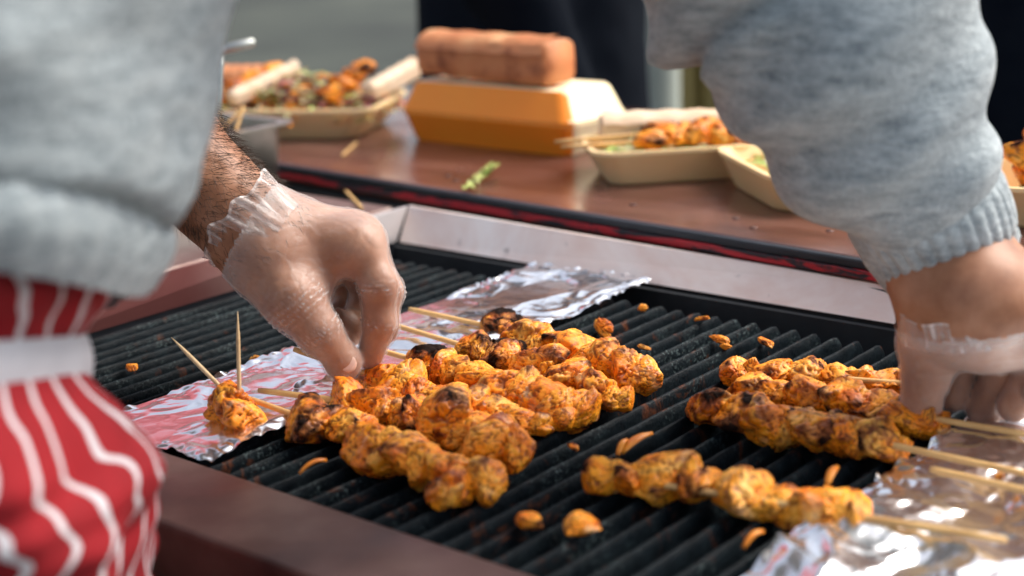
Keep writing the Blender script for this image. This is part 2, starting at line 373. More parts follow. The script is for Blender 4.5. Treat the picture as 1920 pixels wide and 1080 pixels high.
# ------------------------------------------------------------ the grill
gr = thing('char_grill', UV(.45, -.23, -.9), 'large steel char grill with black cast iron bars and sloping splash plates', 'grill')
GU = 1.05                                              # length along U
def slab(u0, u1, v0, v1, z0, z1):
    return [UV(u0, v0, z0), UV(u1, v0, z0), UV(u1, v1, z0), UV(u0, v1, z0)], [UV(u0, v0, z1), UV(u1, v0, z1), UV(u1, v1, z1), UV(u0, v1, z1)]
MB().hexa(*slab(-.004, GU, -.47, .004, -.16, -.055)).build('fire_box', M['soot'], gr, smooth=False)
# back splash plate: leans outwards
b0 = UV(.003, 0, 0); b1 = UV(.492, .001, 0); t0 = P(765, 386, .03); t1 = P(1690, 540, .022)
MB().hexa([b0, b1, b1+V*.003, b0+V*.003], [t0, t1, t1+V*.003, t0+V*.003]).build('splash_plate', M['steel'], gr, smooth=False)
l0 = UV(0, -.46, 0); l1 = UV(0, -.0015, 0); lt1 = P(764, 387, .03); lt0 = UV(-.003, -.46, .03)
MB().hexa([l0-U*.003, l0, l1, l1-U*.003], [lt0-U*.003, lt0, lt1, lt1-U*.003]).build('splash_plate', M['steel_reflect'], gr, smooth=False)
MB().hexa(*slab(-.009, -.0035, -.46, .03, -.10, .026)).build('side_wall', M['black_trim'], gr, smooth=False)
MB().hexa(*slab(-.003, GU, .0045, .008, -.10, -.001)).build('back_wall', M['soot'], gr, smooth=False)
MB().hexa(*slab(.0, GU, -.006, -.0005, -.055, -.003)).build('back_ledge', M['soot'], gr, smooth=False)
m = MB().hexa(*slab(-.06, GU+.05, -.525, -.4605, -.03, .004)); m.build('front_rail', M['rail'], gr, smooth=False, bevel=.003)
MB().hexa(*slab(-.06, GU+.05, -.522, -.465, -.32, -.0305)).build('front_panel', M['rail'], gr, smooth=False, bevel=.002)
MB().hexa(*slab(-.06, GU+.05, -.464, .0, -.32, -.161)).build('body', M['soot'], gr, smooth=False)
for (uu, vv) in ((0, -.49), (GU, -.49), (0, -.03), (GU, -.03)):
    MB().hexa(*slab(uu-.02, uu+.02, vv-.02, vv+.02, -.9, -.3205)).build('leg', M['black_trim'], gr, smooth=False, bevel=.003)
# bars: rounded cast ridges, slightly uneven; each a piece of its grate
rs = np.random.RandomState(3); PITCH = .01635; nb = int((GU-.02)/PITCH); grate = None
for i in range(nb):
    if i % 21 == 0:
        g0 = .006+i*PITCH; cross = MB()
        for vv in (-.42, -.235, -.06):
            cross.hexa(*slab(g0, min(g0+20*PITCH+.01, GU-.005), vv-.005, vv+.005, -.022, -.011))
        grate = cross.build('grate', M['iron'], gr, smooth=False, bevel=.001)
    u = .012+i*PITCH; vs = np.linspace(-.4598, -.043, 64); w = .0027+.0004*rs.rand()
    zt = -.0002-.0006*rs.rand()
    prof = [(-w*.9, -.022), (-w, -.009), (-w*.78, -.0042), (-w*.42, -.0011), (0, 0), (w*.42, -.0011), (w*.78, -.0042), (w, -.009), (w*.9, -.022)]
    A = np.zeros((len(vs)+2, len(prof), 3))
    for k, v in enumerate([vs[0]-.0001, *vs, vs[-1]+.004]):
        for j, (du, dz) in enumerate(prof):
            drop = -.006 if k == len(vs)+1 else (-.0015 if k == len(vs) else 0)
            A[k, j] = UV(u+du, v, zt+dz+drop)
    A[..., 2] += noise(A, 160, i)*.00045; A += U*noise(A, 60, 9)[..., None]*.0003
    mb = MB().grid(A); bar = mb.build('grate_bar', M['iron'], grate)

# side shelf left of the grill
sh = thing('side_shelf', UV(-.16, -.2, -.9), 'greasy brown steel shelf attached beside the left end of the grill', 'shelf')
MB().hexa(*slab(-.34, -.0145, -.42, .012, .018, .029)).build('shelf_top', M['steel_shelf'], sh, smooth=False, bevel=.002)
for (uu, vv) in ((-.32, -.39), (-.32, -.01), (-.04, -.39), (-.04, -.01)):
    MB().hexa(*slab(uu-.012, uu+.012, vv-.012, vv+.012, -.9, .0178)).build('leg', M['black_trim'], sh, smooth=False)

# ------------------------------------------------------------ serving table behind
TZ = .04
e0 = P(540, 310, TZ); e1 = P(1640, 490, TZ); ed = (e1-e0)/np.linalg.norm(e1-e0); en = np.array([-ed[1], ed[0], 0])
def TB(a, b, z): return np.array([*(e0+ed*a+en*b)[:2], z])
def tslab(a0, a1, b0_, b1_, z0, z1): return [TB(a0, b0_, z0), TB(a1, b0_, z0), TB(a1, b1_, z0), TB(a0, b1_, z0)], [TB(a0, b0_, z1), TB(a1, b0_, z1), TB(a1, b1_, z1), TB(a0, b1_, z1)]
tb = thing('serving_table', TB(.5, .3, -.9), 'long brown serving table with black and worn red front edge', 'table')
A0, A1 = -.42, 1.75
MB().hexa(*tslab(A0, A1, .006, .47, TZ-.02, TZ)).build('table_top', M['table'], tb, smooth=False, bevel=.002)
MB().hexa(*tslab(A0, A1, 0, .0055, TZ-.008, TZ-.0005)).build('edge_trim', M['black_trim'], tb, smooth=False, bevel=.002)
MB().hexa(*tslab(A0, A1, -.0005, .0055, TZ-.015, TZ-.0083)).build('red_edge', M['edge'], tb, smooth=False, bevel=.001)
MB().hexa(*tslab(A0, A1, .001, .02, TZ-.075, TZ-.0205)).build('apron_board', M['black_trim'], tb, smooth=False)
for (aa, bb) in ((A0+.05, .05), (A1-.05, .05), (A0+.05, .42), (A1-.05, .42)):
    MB().hexa(*tslab(aa-.02, aa+.02, bb-.02, bb+.02, -.9, TZ-.076 if bb < .1 else TZ-.021)).build('leg', M['black_trim'], tb, smooth=False)
def disc(c, r, h, n=16):
    return MB().tube([c, c+Z*h*.6, c+Z*h], [r, r*.9, r*.35], n)
for (x, y) in ((855, 338), (1187, 384), (1413, 427), (1556, 433), (1380, 410), (840, 330)):
    disc(P(x, y, TZ), .0035, .0010).build('rivet', M['rail'], tb)
lab = P(1003, 413, .012)
tag(MB().box(lab+np.array([0, 0, 0]), (.012, .004, .008), UANG).build('paper_tab', M['pale']), 'small pale tab stuck under the red table edge', 'tab')

# ------------------------------------------------------------ foil
def foil(name, us, vs, z, seed, amp, label, edge=.004, lift=None):
    n, m_ = len(us), len(vs); A = np.zeros((n, m_, 3)); uu, vv = np.meshgrid(us, vs, indexing='ij')
    p = np.stack([uu, vv*1.0, uu*0], -1)
    eu = np.minimum(uu-us[0], us[-1]-uu); ev = np.minimum(vv-vs[0], vs[-1]-vv); e = np.minimum(eu, ev)
    j1 = noise(np.stack([vv, uu*.2, uu*0+1], -1), 30, seed)*edge; j2 = noise(np.stack([uu, vv*.2, uu*0+5], -1), 55, seed)*edge
    wu = uu+j1*(np.clip(1-eu/.02, 0, 1)); wv = vv+j2*np.clip(1-ev/.02, 0, 1)
    w = p+np.stack([noise(p, 22, seed+1), noise(p, 22, seed+2), uu*0], -1)*.012
    hgt = (1-2*np.abs(noise(w*[1.2, .45, 1], 20, seed+3)))*.0034+(1-2*np.abs(noise(w*[.9, .8, 1], 48, seed+4)))*.0010+noise(w, 12, seed+5)*.003
    hgt += (1-2*np.abs(noise(w, 110, seed+6)))*.00022
    crimp = np.clip(1-e/.012, 0, 1); hgt += crimp*np.abs(noise(w, 90, seed+7))*.0035-crimp*.002
    for k in range(3): A[..., k] = O[k]+U[k]*wu+V[k]*wv
    A[..., 2] = z+np.maximum(hgt*amp, -.0008)+(lift(uu, vv) if lift else 0)
    o = MB().grid(A).build(name, M['foil']); return tag(o, label, 'foil', 'foil sheets under the skewer handles')
foil('foil_sheet', np.linspace(.172, .288, 150), np.linspace(-.455, -.006, 420), .0026, 2, 1.3, 'crumpled foil strip running under the left skewer sticks and the toothpick pieces')
foil('foil_sheet', np.linspace(.612, .80, 170), np.linspace(-.46, -.10, 300), .0005, 11, 2.0, 'crumpled bright foil sheet under the right skewer sticks')

# ------------------------------------------------------------ chicken
_ico = {}
def ico(n):
    if n not in _ico:
        import bmesh
        b = bmesh.new(); bmesh.ops.create_icosphere(b, subdivisions=n, radius=1); b.verts.ensure_lookup_table()
        _ico[n] = (np.array([v.co[:] for v in b.verts]), [tuple(v.index for v in f.verts) for f in b.faces]); b.free()
    return _ico[n]
def chunk(name, c, size, ax_dir, seed, charr, parent=None, sub=5, sq=(1.28, 1.0, .78), m='chicken', ridge=1.0, jit=(.4, .25)):
    r = np.random.RandomState(seed); D, Fc = ico(sub)
    ts = []
    for k in range(4):                                # folded lobes meeting in creases
        q = r.normal(size=3); q /= np.linalg.norm(q); q *= r.uniform(.25, .5); s = r.uniform(.62, .8)
        cdn = D@q; ts.append(cdn+np.sqrt(np.maximum(cdn**2-q@q+s*s, .01)))
    lob = np.array(ts).max(0); lob /= lob.mean()
    pl = r.normal(size=(10, 3)); pl /= np.linalg.norm(pl, axis=1)[:, None]; ho = r.uniform(.62, 1.05, 10)
    inv = np.maximum((D@pl.T)/ho, .02); R = 1/((inv**16).sum(1)**(1/16))   # cut faces with soft edges
    ww = inv**16; ww /= ww.sum(1)[:, None]; edge = 1-ww.max(1)
    R = np.clip(R, .5, 1.5); R /= R.mean(); R = .70*R+.30*lob
    wv_ = D+.30*np.stack([noise(D, 1.8, seed % 53), noise(D, 1.8, seed % 59+2), noise(D, 1.8, seed % 61+4)], -1)
    f1 = np.abs(noise(wv_*[1.9, .7, 1], 1.9, seed % 89)); f2 = np.abs(noise(wv_*[1.5, .8, 1], 4.2, seed % 79))
    R = R*(1+.10*fbm(D, 1.4, seed % 97, 2)-.16*ridge*np.exp(-(f1/.07)**2)-.06*np.exp(-(f2/.06)**2)+.018*fbm(D, 6, seed % 83, 4, .6))
    crev = np.clip(np.exp(-(f1/.10)**2)+.6*np.exp(-(f2/.08)**2), 0, 1)
    v = D*R[:, None]*size*np.array(sq)
    yaw = math.atan2(ax_dir[1], ax_dir[0])+r.uniform(-jit[0], jit[0]); tl = r.uniform(-jit[1], jit[1])
    cy, sy, ct, st = math.cos(yaw), math.sin(yaw), math.cos(tl), math.sin(tl)
    v = v@np.array([[ct, 0, st], [0, 1, 0], [-st, 0, ct]]).T@np.array([[cy, -sy, 0], [sy, cy, 0], [0, 0, 1]]).T+np.asarray(c)
    o = MB().add(v, Fc).build(name, M[m], parent)
    if m == 'chicken':
        big = noise(D, 1.3, seed % 71); a = o.data.attributes.new('char', 'FLOAT', 'POINT')
        hi = (R-R.mean())/R.std()
        val = charr*.38+.10*np.clip(hi, -1.5, 2)+.27*big-.03+.42*np.clip(edge-.25, 0, 1)*(noise(D, 1.7, seed % 43) > .0)
        a.data.foreach_set('value', val.astype(np.float32))
        a2 = o.data.attributes.new('brown', 'FLOAT', 'POINT'); a2.data.foreach_set('value', np.clip(.75*crev+.55*edge*(.5+1.2*noise(D, 2.4, seed % 67)), 0, 1).astype(np.float32))
    return o
def stick_mesh(a, b, r=.0019, point=False, n=10, seg=14):
    a = np.asarray(a); b = np.asarray(b); t = np.linspace(0, 1, seg)[:, None]; p = a+(b-a)*t
    p += np.stack([noise(p, 9, 1), noise(p, 9, 2), noise(p, 9, 3)*.4], -1)*.0006
    rad = np.full(seg, r)*(1+.05*noise(p, 80, 4)); rad[0] *= .82
    if point: rad[-4:] *= np.array([.9, .65, .4, .1]); rad[0] = r
    return MB().tube(p, rad, n)
def skewer(chs, sp, ep, label, seed, zc=.0105, zs=.0125, zend=None, grp='chicken skewers on the grill', over=0, mat_=None):
    """chs: px,py,radius px,char along the skewer; sp/ep: bare stick end pixels (None = stays in meat)"""
    P0 = P(chs[0][0], chs[0][1], zc)
    t = thing('chicken_skewer', (P0[0], P0[1], 0), label, 'skewer', grp)
    pts = [P(x, y, zc) for x, y, _, _ in chs]; d = pts[-1]-pts[0]; d /= np.linalg.norm(d)
    for i, (x, y, rp, ch) in enumerate(chs):
        c = P(x, y, zc); s = rp*depth(c)/F_PX; c[2] = max(s*.72, .007)-.0005+over
        c2 = P(x, y, c[2])
        if i == 0: first = c2
        q = np.random.RandomState(seed*31+i*7)
        big = q.uniform() < .55                        # a broad folded piece, with a tilted slice tucked against it
        chunk('chicken_piece', c2+d*s*(.0 if big else -.38), s*(1.12 if big else 1.04), d, seed*31+i*7, ch+q.uniform(-.1, .1), t, sq=(q.uniform(1.15, 1.35) if big else q.uniform(.7, 1.0), q.uniform(1.0, 1.2), q.uniform(.74, .88)), jit=(.6, .4), ridge=.8)
        cc = c2+d*s*(.75 if big else .42)+np.array([0, 0, q.uniform(-.06, .10)*s])
        chunk('chicken_piece', cc, s*q.uniform(.86, .98), d, seed*31+i*7+1, ch+q.uniform(-.12, .12), t, sq=(q.uniform(.6, .9), q.uniform(1.0, 1.2), q.uniform(.76, .9)), jit=(.75, .55), ridge=.6)
    a = P(*sp, zend if zend is not None else zs) if sp is not None else pts[0]
    b = first+d*.004
    stick_mesh(a, b).build('stick', M['bamboo'], t)
    return t
skewer([(585, 790, 42, .75), (655, 800, 36, .25), (715, 832, 50, .1), (785, 862, 49, .15), (855, 892, 48, .2), (902, 903, 34, .15), (838, 926, 27, .5)],
       (465, 747), (880, 895), 'frontmost chicken skewer of the left cluster, its stick starting by the toothpick bites', 11)
skewer([(655, 752, 38, .45), (712, 764, 40, .35), (768, 775, 40, .6), (835, 790, 50, .4), (895, 812, 46, .15), (950, 838, 53, .12)],
       (484, 732), (940, 830), 'left chicken skewer with a thick round pale end, second from the front', 12)
skewer([(718, 712, 36, .1), (772, 727, 40, .15), (835, 750, 40, .2), (895, 768, 40, .15), (950, 783, 38, .2), (992, 795, 27, .25)],
       (550, 655), (985, 790), 'left chicken skewer whose stick is pinched by the gloved hand', 13, zend=.03)
skewer([(796, 680, 30, .95), (842, 694, 37, .45), (900, 714, 43, .15), (965, 733, 46, .2), (1030, 753, 46, .3), (1088, 764, 38, .35), (1048, 786, 30, .2)],
       (690, 651), (1090, 765), 'left chicken skewer with a black charred first piece just right of the gloved fingers', 14)
skewer([(892, 655, 34, .55), (945, 672, 38, .85), (1008, 690, 40, .35), (1065, 706, 40, .35), (1120, 730, 38, .3), (1158, 748, 30, .25)],
       (733, 608), (1150, 742), 'left chicken skewer with black flakes on top, second from the back of the cluster', 15)
skewer([(936, 615, 28, .97), (985, 638, 35, .4), (1037, 645, 39, .3), (1085, 664, 40, .1), (1140, 680, 40, .2), (1190, 700, 39, .12)],
       (768, 580), (1190, 698), 'rearmost chicken skewer of the left cluster, longest bare stick across the foil', 16)
skewer([(1395, 696, 29, .35), (1448, 700, 32, .45), (1508, 705, 32, .25), (1568, 708, 32, .3), (1618, 712, 28, .2), (1664, 720, 34, .25)],
       (1720, 722), (1400, 697), 'rear chicken skewer of the right cluster, reaching under the right hand', 17)
skewer([(1415, 730, 32, .5), (1475, 740, 35, .5), (1540, 746, 38, .45), (1600, 756, 40, .35), (1660, 774, 38, .55), (1708, 790, 36, .2), (1745, 792, 30, .2)],
       (1945, 818), (1420, 735), 'middle chicken skewer of the right cluster, its pale stick running right onto foil', 18)
skewer([(1340, 764, 36, .6), (1398, 776, 40, .45), (1458, 792, 42, .35), (1528, 806, 43, .6), (1598, 822, 44, .5), (1662, 832, 38, .3)],
       (1945, 893), (1350, 768), 'front chicken skewer of the right cluster with dark charred patches', 19)
skewer([(1158, 896, 42, .35), (1228, 888, 48, .15), (1310, 906, 44, .5), (1395, 930, 44, .15), (1448, 946, 34, .3), (1520, 950, 46, .35), (1575, 968, 42, .12)],
       (1888, 1013), (1170, 893), 'single chicken skewer lying alone at the front right of the grill', 20)
t = thing('reflected_stick', P(1800, 895, .01), 'bamboo stick modelled as a faint stick reflection in the foil right of the front right skewers', 'stick')  # stands in for a faint stick reflection in the foil
stick_mesh(P(1745, 880, .012), P(1945, 925, .013)).build('stick', M['bamboo'], t)  # stands in for the stick reflection in the foil

def bit(name, x, y, rp, seed, label, cat='food scrap', ch=.2, sq=(1.2, 1, .7), m='chicken', z=None, grp='scraps fallen on the grill bars'):
    c = P(x, y, .004); s = rp*depth(c)/F_PX; c = P(x, y, s*.6 if z is None else z)
    o = chunk(name, c, s, U, seed, ch, None, 5, sq, m, 1.8); return tag(o, label, cat, grp)
bit('chicken_scrap', 990, 975, 22, 301, 'reddish chicken scrap at the bottom centre, left of a rounder scrap', ch=.35)
bit('chicken_scrap', 1083, 984, 29, 302, 'round yellow chicken scrap on the bars at bottom centre')
bit('chicken_scrap', 1130, 614, 17, 303, 'oblong yellow crust scrap on the bars behind the left cluster', sq=(1.6, .75, .7))
bit('chicken_scrap', 1204, 579, 9, 304, 'tiny orange crumb near the tip of the left foil')
bit('chicken_scrap', 1352, 635, 12, 305, 'flat brown crumb between the two clusters near the back', ch=.4, sq=(1.7, .9, .5))
bit('chicken_scrap', 1363, 650, 9, 306, 'small yellow crumb just in front of the flat brown crumb')
bit('chicken_scrap', 1437, 641, 12, 307, 'thin brown crumb on the bars above the right cluster', ch=.4, sq=(1.8, .7, .5))
bit('chicken_scrap', 247, 688, 11, 308, 'orange scrap on the bars left of the slanted toothpick', ch=.3)
bit('chicken_scrap', 482, 674, 11, 309, 'glossy orange scrap right of the upright toothpick', ch=.2, sq=(1.5, .8, .6))
bit('chicken_scrap', 1316, 597, 9, 310, 'reddish crumb nearest the back splash plate', ch=.3, sq=(2, .8, .5))
bit('chicken_scrap', 1207, 650, 8, 311, 'red brown crumb right of the rearmost left skewer', ch=.4, sq=(1.8, .7, .5))
bit('chicken_scrap', 1075, 838, 9, 312, 'dark red crumb on the bars in front of the left cluster', ch=.5, sq=(1.6, .7, .5))
bit('chicken_scrap', 1873, 893, 8, 313, 'brown crumb lying on the right foil', ch=.4, z=.012)
def sliver(x0, y0, x1, y1, w, label, seed, m='carrot'):
    a, b = P(x0, y0, .002), P(x1, y1, .006); mb = MB(); n = 9; A = np.zeros((n, 5, 3)); d = b-a; s = np.cross(d, Z); s /= np.linalg.norm(s)
    for i in range(n):
        tt = i/(n-1); ww = w*math.sin(math.pi*(.12+.8*tt))
        for j in range(5):
            x = (j-2)/2; A[i, j] = a+d*tt+s*ww*x+Z*(.0012*(1-x*x)+.003*math.sin(math.pi*tt))
    o = MB().grid(A).build('carrot_sliver', M[m]); md = o.modifiers.new('t', 'SOLIDIFY'); md.thickness = .0008
    return tag(o, label, 'food scrap', 'vegetable slivers on the grill bars')
sliver(1165, 852, 1222, 815, .0032, 'orange carrot sliver above the lone front skewer', 1)
sliver(1158, 856, 1176, 828, .0016, 'thin yellow sliver left of the carrot sliver', 2)
sliver(1550, 912, 1570, 878, .0022, 'orange sliver standing between bars behind the lone skewer', 3)
sliver(1394, 1030, 1430, 1000, .0014, 'thin orange sliver on the bars at the bottom right', 4)
sliver(562, 890, 612, 866, .0013, 'thin yellow strand on the bars under the front left skewer', 5)

# the cut pieces with toothpicks
t = thing('chicken_bite', P(430, 770, .003), 'dark grilled chicken bite on foil with a slanted toothpick', 'chicken bite', 'cut bites with toothpicks')
chunk('chicken_piece', P(432, 752, .015), .0142, U, 411, .42, t, sq=(.95, .9, 1.0))
chunk('chicken_piece', P(412, 775, .008), .0085, U, 415, .2, t, 4)
stick_mesh(P(436, 748, .016), Q(322, 633, depth(P(425, 755, .014))+.01), .00135, True, 8).build('toothpick', M['toothpick'], t)
t = thing('chicken_bite', P(460, 800, .003), 'pale cut chicken bite in front with an upright toothpick', 'chicken bite', 'cut bites with toothpicks')
chunk('chicken_piece', P(458, 782, .0095), .0130, U, 412, -.35, t, sq=(1.15, .95, .85))
stick_mesh(P(450, 775, .010), Q(446, 584, depth(P(450, 775, .012))), .00135, True, 8).build('toothpick', M['toothpick'], t)

# ------------------------------------------------------------ boxes, trays and food on the table
def rrect(L, Wd, r, n=6):
    pts = []
    for cx, cy, a0 in ((L/2-r, Wd/2-r, 0), (-L/2+r, Wd/2-r, 90), (-L/2+r, -Wd/2+r, 180), (L/2-r, -Wd/2+r, 270)):
        for k in range(n+1):
            a = math.radians(a0+90*k/n); pts.append((cx+r*math.cos(a), cy+r*math.sin(a)))
    return np.array(pts)
def loft(rings):                                    # rings: (L, W, r, z)
    mb = MB(); vs = []; n = 28
    for L, Wd, r, z in rings: vs.append(np.c_[rrect(L, Wd, r), np.full(n, z)])
    m_ = len(rings); fs = [(i*n+k, i*n+(k+1) % n, (i+1)*n+(k+1) % n, (i+1)*n+k) for i in range(m_-1) for k in range(n)]
    fs += [tuple(range(n))[::-1], tuple((m_-1)*n+k for k in range(n))]
    return np.concatenate(vs), fs
def place(v, c, rot):
    cr, sr = math.cos(rot), math.sin(rot); return v@np.array([[cr, sr, 0], [-sr, cr, 0], [0, 0, 1]])+np.asarray(c)
def tray_mesh(L, Wd, h, sl=.8):
    b = .0025
    return loft([(L*sl*.96, Wd*sl*.94, .02, 0), (L*sl, Wd*sl, .022, .003), (L*.97, Wd*.97, .024, h*.86), (L, Wd, .026, h*.9), (L, Wd, .026, h),
                 (L-.010, Wd-.010, .022, h), (L-.014, Wd-.014, .02, h*.88), (L*sl-.004, Wd*sl-.004, .018, .005)])
def food_tray(c, rot, L, Wd, h, label):
    t = thing('food_tray', c, label, 'food tray', 'cream foam trays on the table')
    v, f = tray_mesh(L, Wd, h); MB().add(place(v, c, rot), f).build('tray', M['foam'], t, angle=50); return t
def shreds(c, rot, L, Wd, z, n, cols, seed, hgt=.018, ln=.03):
    """a heap of shredded salad: each colour one mesh"""
    r = np.random.RandomState(seed); out = {k: MB() for k in cols}
    for i in range(n):
        x, y = r.uniform(-.5, .5, 2)*[L, Wd]; hh = hgt*(1-(2*x/L)**2)*(1-(2*y/Wd)**2)
        a = r.uniform(0, 6.28); cv = r.uniform(-60, 60); l = ln*r.uniform(.5, 1.2); w = r.uniform(.0013, .0035); k = 7; A = np.zeros((k, 2, 3)); p = np.array([x, y, z+hh*r.uniform(.3, 1.1)])
        for j in range(k):
            aa = a+cv*l/k*j*.5; p = p+np.array([math.cos(aa), math.sin(aa), .35*math.sin(j*1.1+i)])*l/k
            s = np.array([-math.sin(aa), math.cos(aa), .5*math.sin(i)])*w; A[j, 0] = p-s; A[j, 1] = p+s
        out[cols[i % len(cols)]].grid(place(A.reshape(-1, 3), c, rot).reshape(k, 2, 3))
    return out
def salad(c, rot, L, Wd, z, n, seed, label, cols=('cabbage', 'lettuce', 'cabbage', 'carrot', 'lettuce'), **kw):
    t = thing('salad', (c[0], c[1], c[2]), label, 'salad')
    for k, mb in shreds(c, rot, L, Wd, z, n, list(dict.fromkeys(cols)) if False else list(set(cols)) and sorted(set(cols)), seed, **kw).items():
        if mb.n:
            o = mb.build({'cabbage': 'cabbage', 'lettuce': 'lettuce', 'carrot': 'grated_carrot', 'onion': 'red_onion'}[k], M[k], t); o['kind'] = 'stuff'
    return t
# cream clamshell, warm shade painted orange on its front faces
bc0, bc1 = P(790, 262, TZ), P(1060, 292, TZ); bd = (bc1-bc0)/np.linalg.norm(bc1-bc0); brot = math.atan2(bd[1], bd[0]); bn = np.array([-bd[1], bd[0], 0])
bl = np.linalg.norm(bc1-bc0)+.022; BW = .104
bc = (bc0+bc1)/2+bn*(BW*.41)-bn*.006; bc[2] = TZ
cl = thing('takeaway_box', bc, 'closed cream foam takeaway box, orange shade painted on its front, flatbread roll on top', 'takeaway box')
L1 = bl+.018
def split_faces(o, m2, nrm):
    o.data.materials.append(m2)
    for p in o.data.polygons:
        if p.normal.x*nrm[0]+p.normal.y*nrm[1]+p.normal.z*nrm[2] > .42: p.material_index = 1
v, f = loft([(bl*.97, BW*.78, .012, 0), (bl, BW*.82, .014, .004), (L1*.985, BW*.98, .018, .030), (L1, BW, .018, .031), (L1, BW, .018, .0335)])
o = MB().add(place(v, bc, brot), f).build('box_base', M['foam_cream'], cl, angle=40); split_faces(o, M['foam_shaded'], -bn)
v, f = loft([(L1, BW, .018, .034), (L1, BW, .018, .0365), (L1*.985, BW*.98, .018, .038), (L1*.89, BW*.82, .014, .063), (L1*.86, BW*.78, .014, .066)])
o = MB().add(place(v, bc, brot), f).build('box_lid', M['foam_cream'], cl, angle=40); split_faces(o, M['foam_shaded'], -bn)
for s in (-1, 1): MB().box(bc+bn*(BW/2)+bd*s*.05+Z*.034, (.03, .003, .006), brot).build('hinge', M['foam'], cl)
# roll on top of the box
def roll(name, a, b, r, label, cat, m, seed, ends=None, sq=.85):
    a = np.asarray(a); b = np.asarray(b); p = a+(b-a)*np.linspace(0, 1, 60)[:, None]
    mb = MB()
    def shp(tt, th):
        ct, st_ = abs(math.cos(th)), abs(math.sin(th)); q = (ct**4.5+st_**4.5)**(-1/4.5)*.90; q *= 1+.02*math.sin(3*th+5*tt+seed)+.006*math.sin(7*th+17*tt+seed*2)
        e = min(tt, 1-tt); return q*(1-.07*max(0, 1-e/.02))*(1+.005*math.sin(31*tt+seed))*(1+.05*(2*tt-1))
    mb.tube(p, r, 40, shape=shp); vv = mb.v[0]; vv += noise(vv, 25, seed)[:, None]*np.array([0, 0, .0016]); vv[:, 2] = a[2]+(vv[:, 2]-a[2])*sq
    # the loose outer edge of the sheet wrapped round it
    d = (b-a)/np.linalg.norm(b-a); s = np.cross(d, Z); G = np.zeros((40, 10, 3))
    for i in range(40):
        for j in range(10):
            th = math.radians(20+j*9); c = a+(b-a)*(i/39*.98+.01)
            G[i, j] = c+(s*math.cos(th)+Z*sq*math.sin(th))*(r*1.10)+Z*.0006*math.sin(i*.7)
    mb.grid(G); o = mb.build(name, m); return tag(o, label, cat)
ra = bc-bd*.104-bn*.012+Z*(.066+.0265); rb_ = bc+bd*.080-bn*.012+Z*(.066+.0255)
roll('flatbread_roll', ra, rb_, .0275, 'toasted reddish flatbread roll lying on top of the takeaway box', 'flatbread roll', M['tortilla'], 1, sq=.9)

# tray with the skewer behind the grill
def rotdir(a, b): return math.atan2(b[1]-a[1], b[0]-a[0])
a_, b_ = P(1162, 350, TZ), P(1382, 336, TZ); r_ = rotdir(a_, b_); dd = np.array([math.cos(r_), math.sin(r_), 0]); nn_ = np.array([-dd[1], dd[0], 0])
c1 = (a_+b_)/2+nn_*.046; c1[2] = TZ
food_tray(c1, r_, .160, .112, .033, 'cream foam tray holding greens, a chicken skewer and a pale flatbread')
salad(c1, r_, .09, .045, .024, 240, 3, 'green leaves and grated carrot in the tray with the chicken skewer', ('lettuce', 'cabbage'), hgt=.014)
t = thing('chicken_skewer', c1, 'chicken skewer resting on greens in the cream foam tray behind the grill', 'skewer', 'skewers in the foam trays')
for i, s in enumerate(np.linspace(-.018, .085, 6)):
    chunk('chicken_piece', c1+dd*s-nn_*.018+Z*(.036+.003*math.sin(i)), .0135, dd, 500+i, (.35, .1, .4, .2, .6, .3)[i], t, 4)
stick_mesh(c1-dd*.105-nn_*.022+Z*.036, c1+dd*.08-nn_*.018+Z*.036, .0018).build('stick', M['bamboo'], t)
t = thing('chicken_skewer', c1+nn_*.01, 'darker chicken skewer behind the first in the cream foam tray', 'skewer', 'skewers in the foam trays')
for i, s in enumerate(np.linspace(-.005, .08, 5)):
    chunk('chicken_piece', c1+dd*s+nn_*.008+Z*.040, .0125, dd, 520+i, (.9, .8, .5, .7, .5)[i], t, 4)
stick_mesh(c1-dd*.108+nn_*.0+Z*.037, c1+dd*.07+nn_*.008+Z*.040, .0018).build('stick', M['bamboo'], t)
roll('flatbread', c1-dd*.058+nn_*.038+Z*.041, c1+dd*.07+nn_*.032+Z*.038, .017, 'pale rolled flatbread at the back of the tray with two skewers', 'flatbread', M['wrap'], 4)
# tray half hidden by the sleeve
c2 = P(1483, 397, TZ)+np.array([.022, .066, 0]); c2[2] = TZ; r2 = math.radians(-80)
food_tray(c2, r2, .165, .112, .033, 'cream foam tray half hidden behind the right sleeve')
salad(c2, r2, .10, .05, .022, 120, 7, 'pale shredded salad in the tray behind the sleeve', ('lettuce', 'cabbage'), hgt=.014)
# far right tray
c3 = P(1985, 405, TZ); c3[2] = TZ; r3 = math.radians(-20)
food_tray(c3+0, r3, .17, .12, .034, 'cream foam tray of chicken pieces at the right edge of the picture')
t = thing('chicken_heap', c3, 'orange chicken pieces heaped in the tray at the right edge', 'chicken')
rr = np.random.RandomState(8)
for i in range(16):
    chunk('chicken_piece', c3+place(np.array([[rr.uniform(-.066, .05), rr.uniform(-.04, .04), 0]]), (0, 0, 0), r3)[0]+Z*(.022+.016*(i % 4)*.9), .0135, U, 600+i, rr.uniform(.1, .6), t, 4)
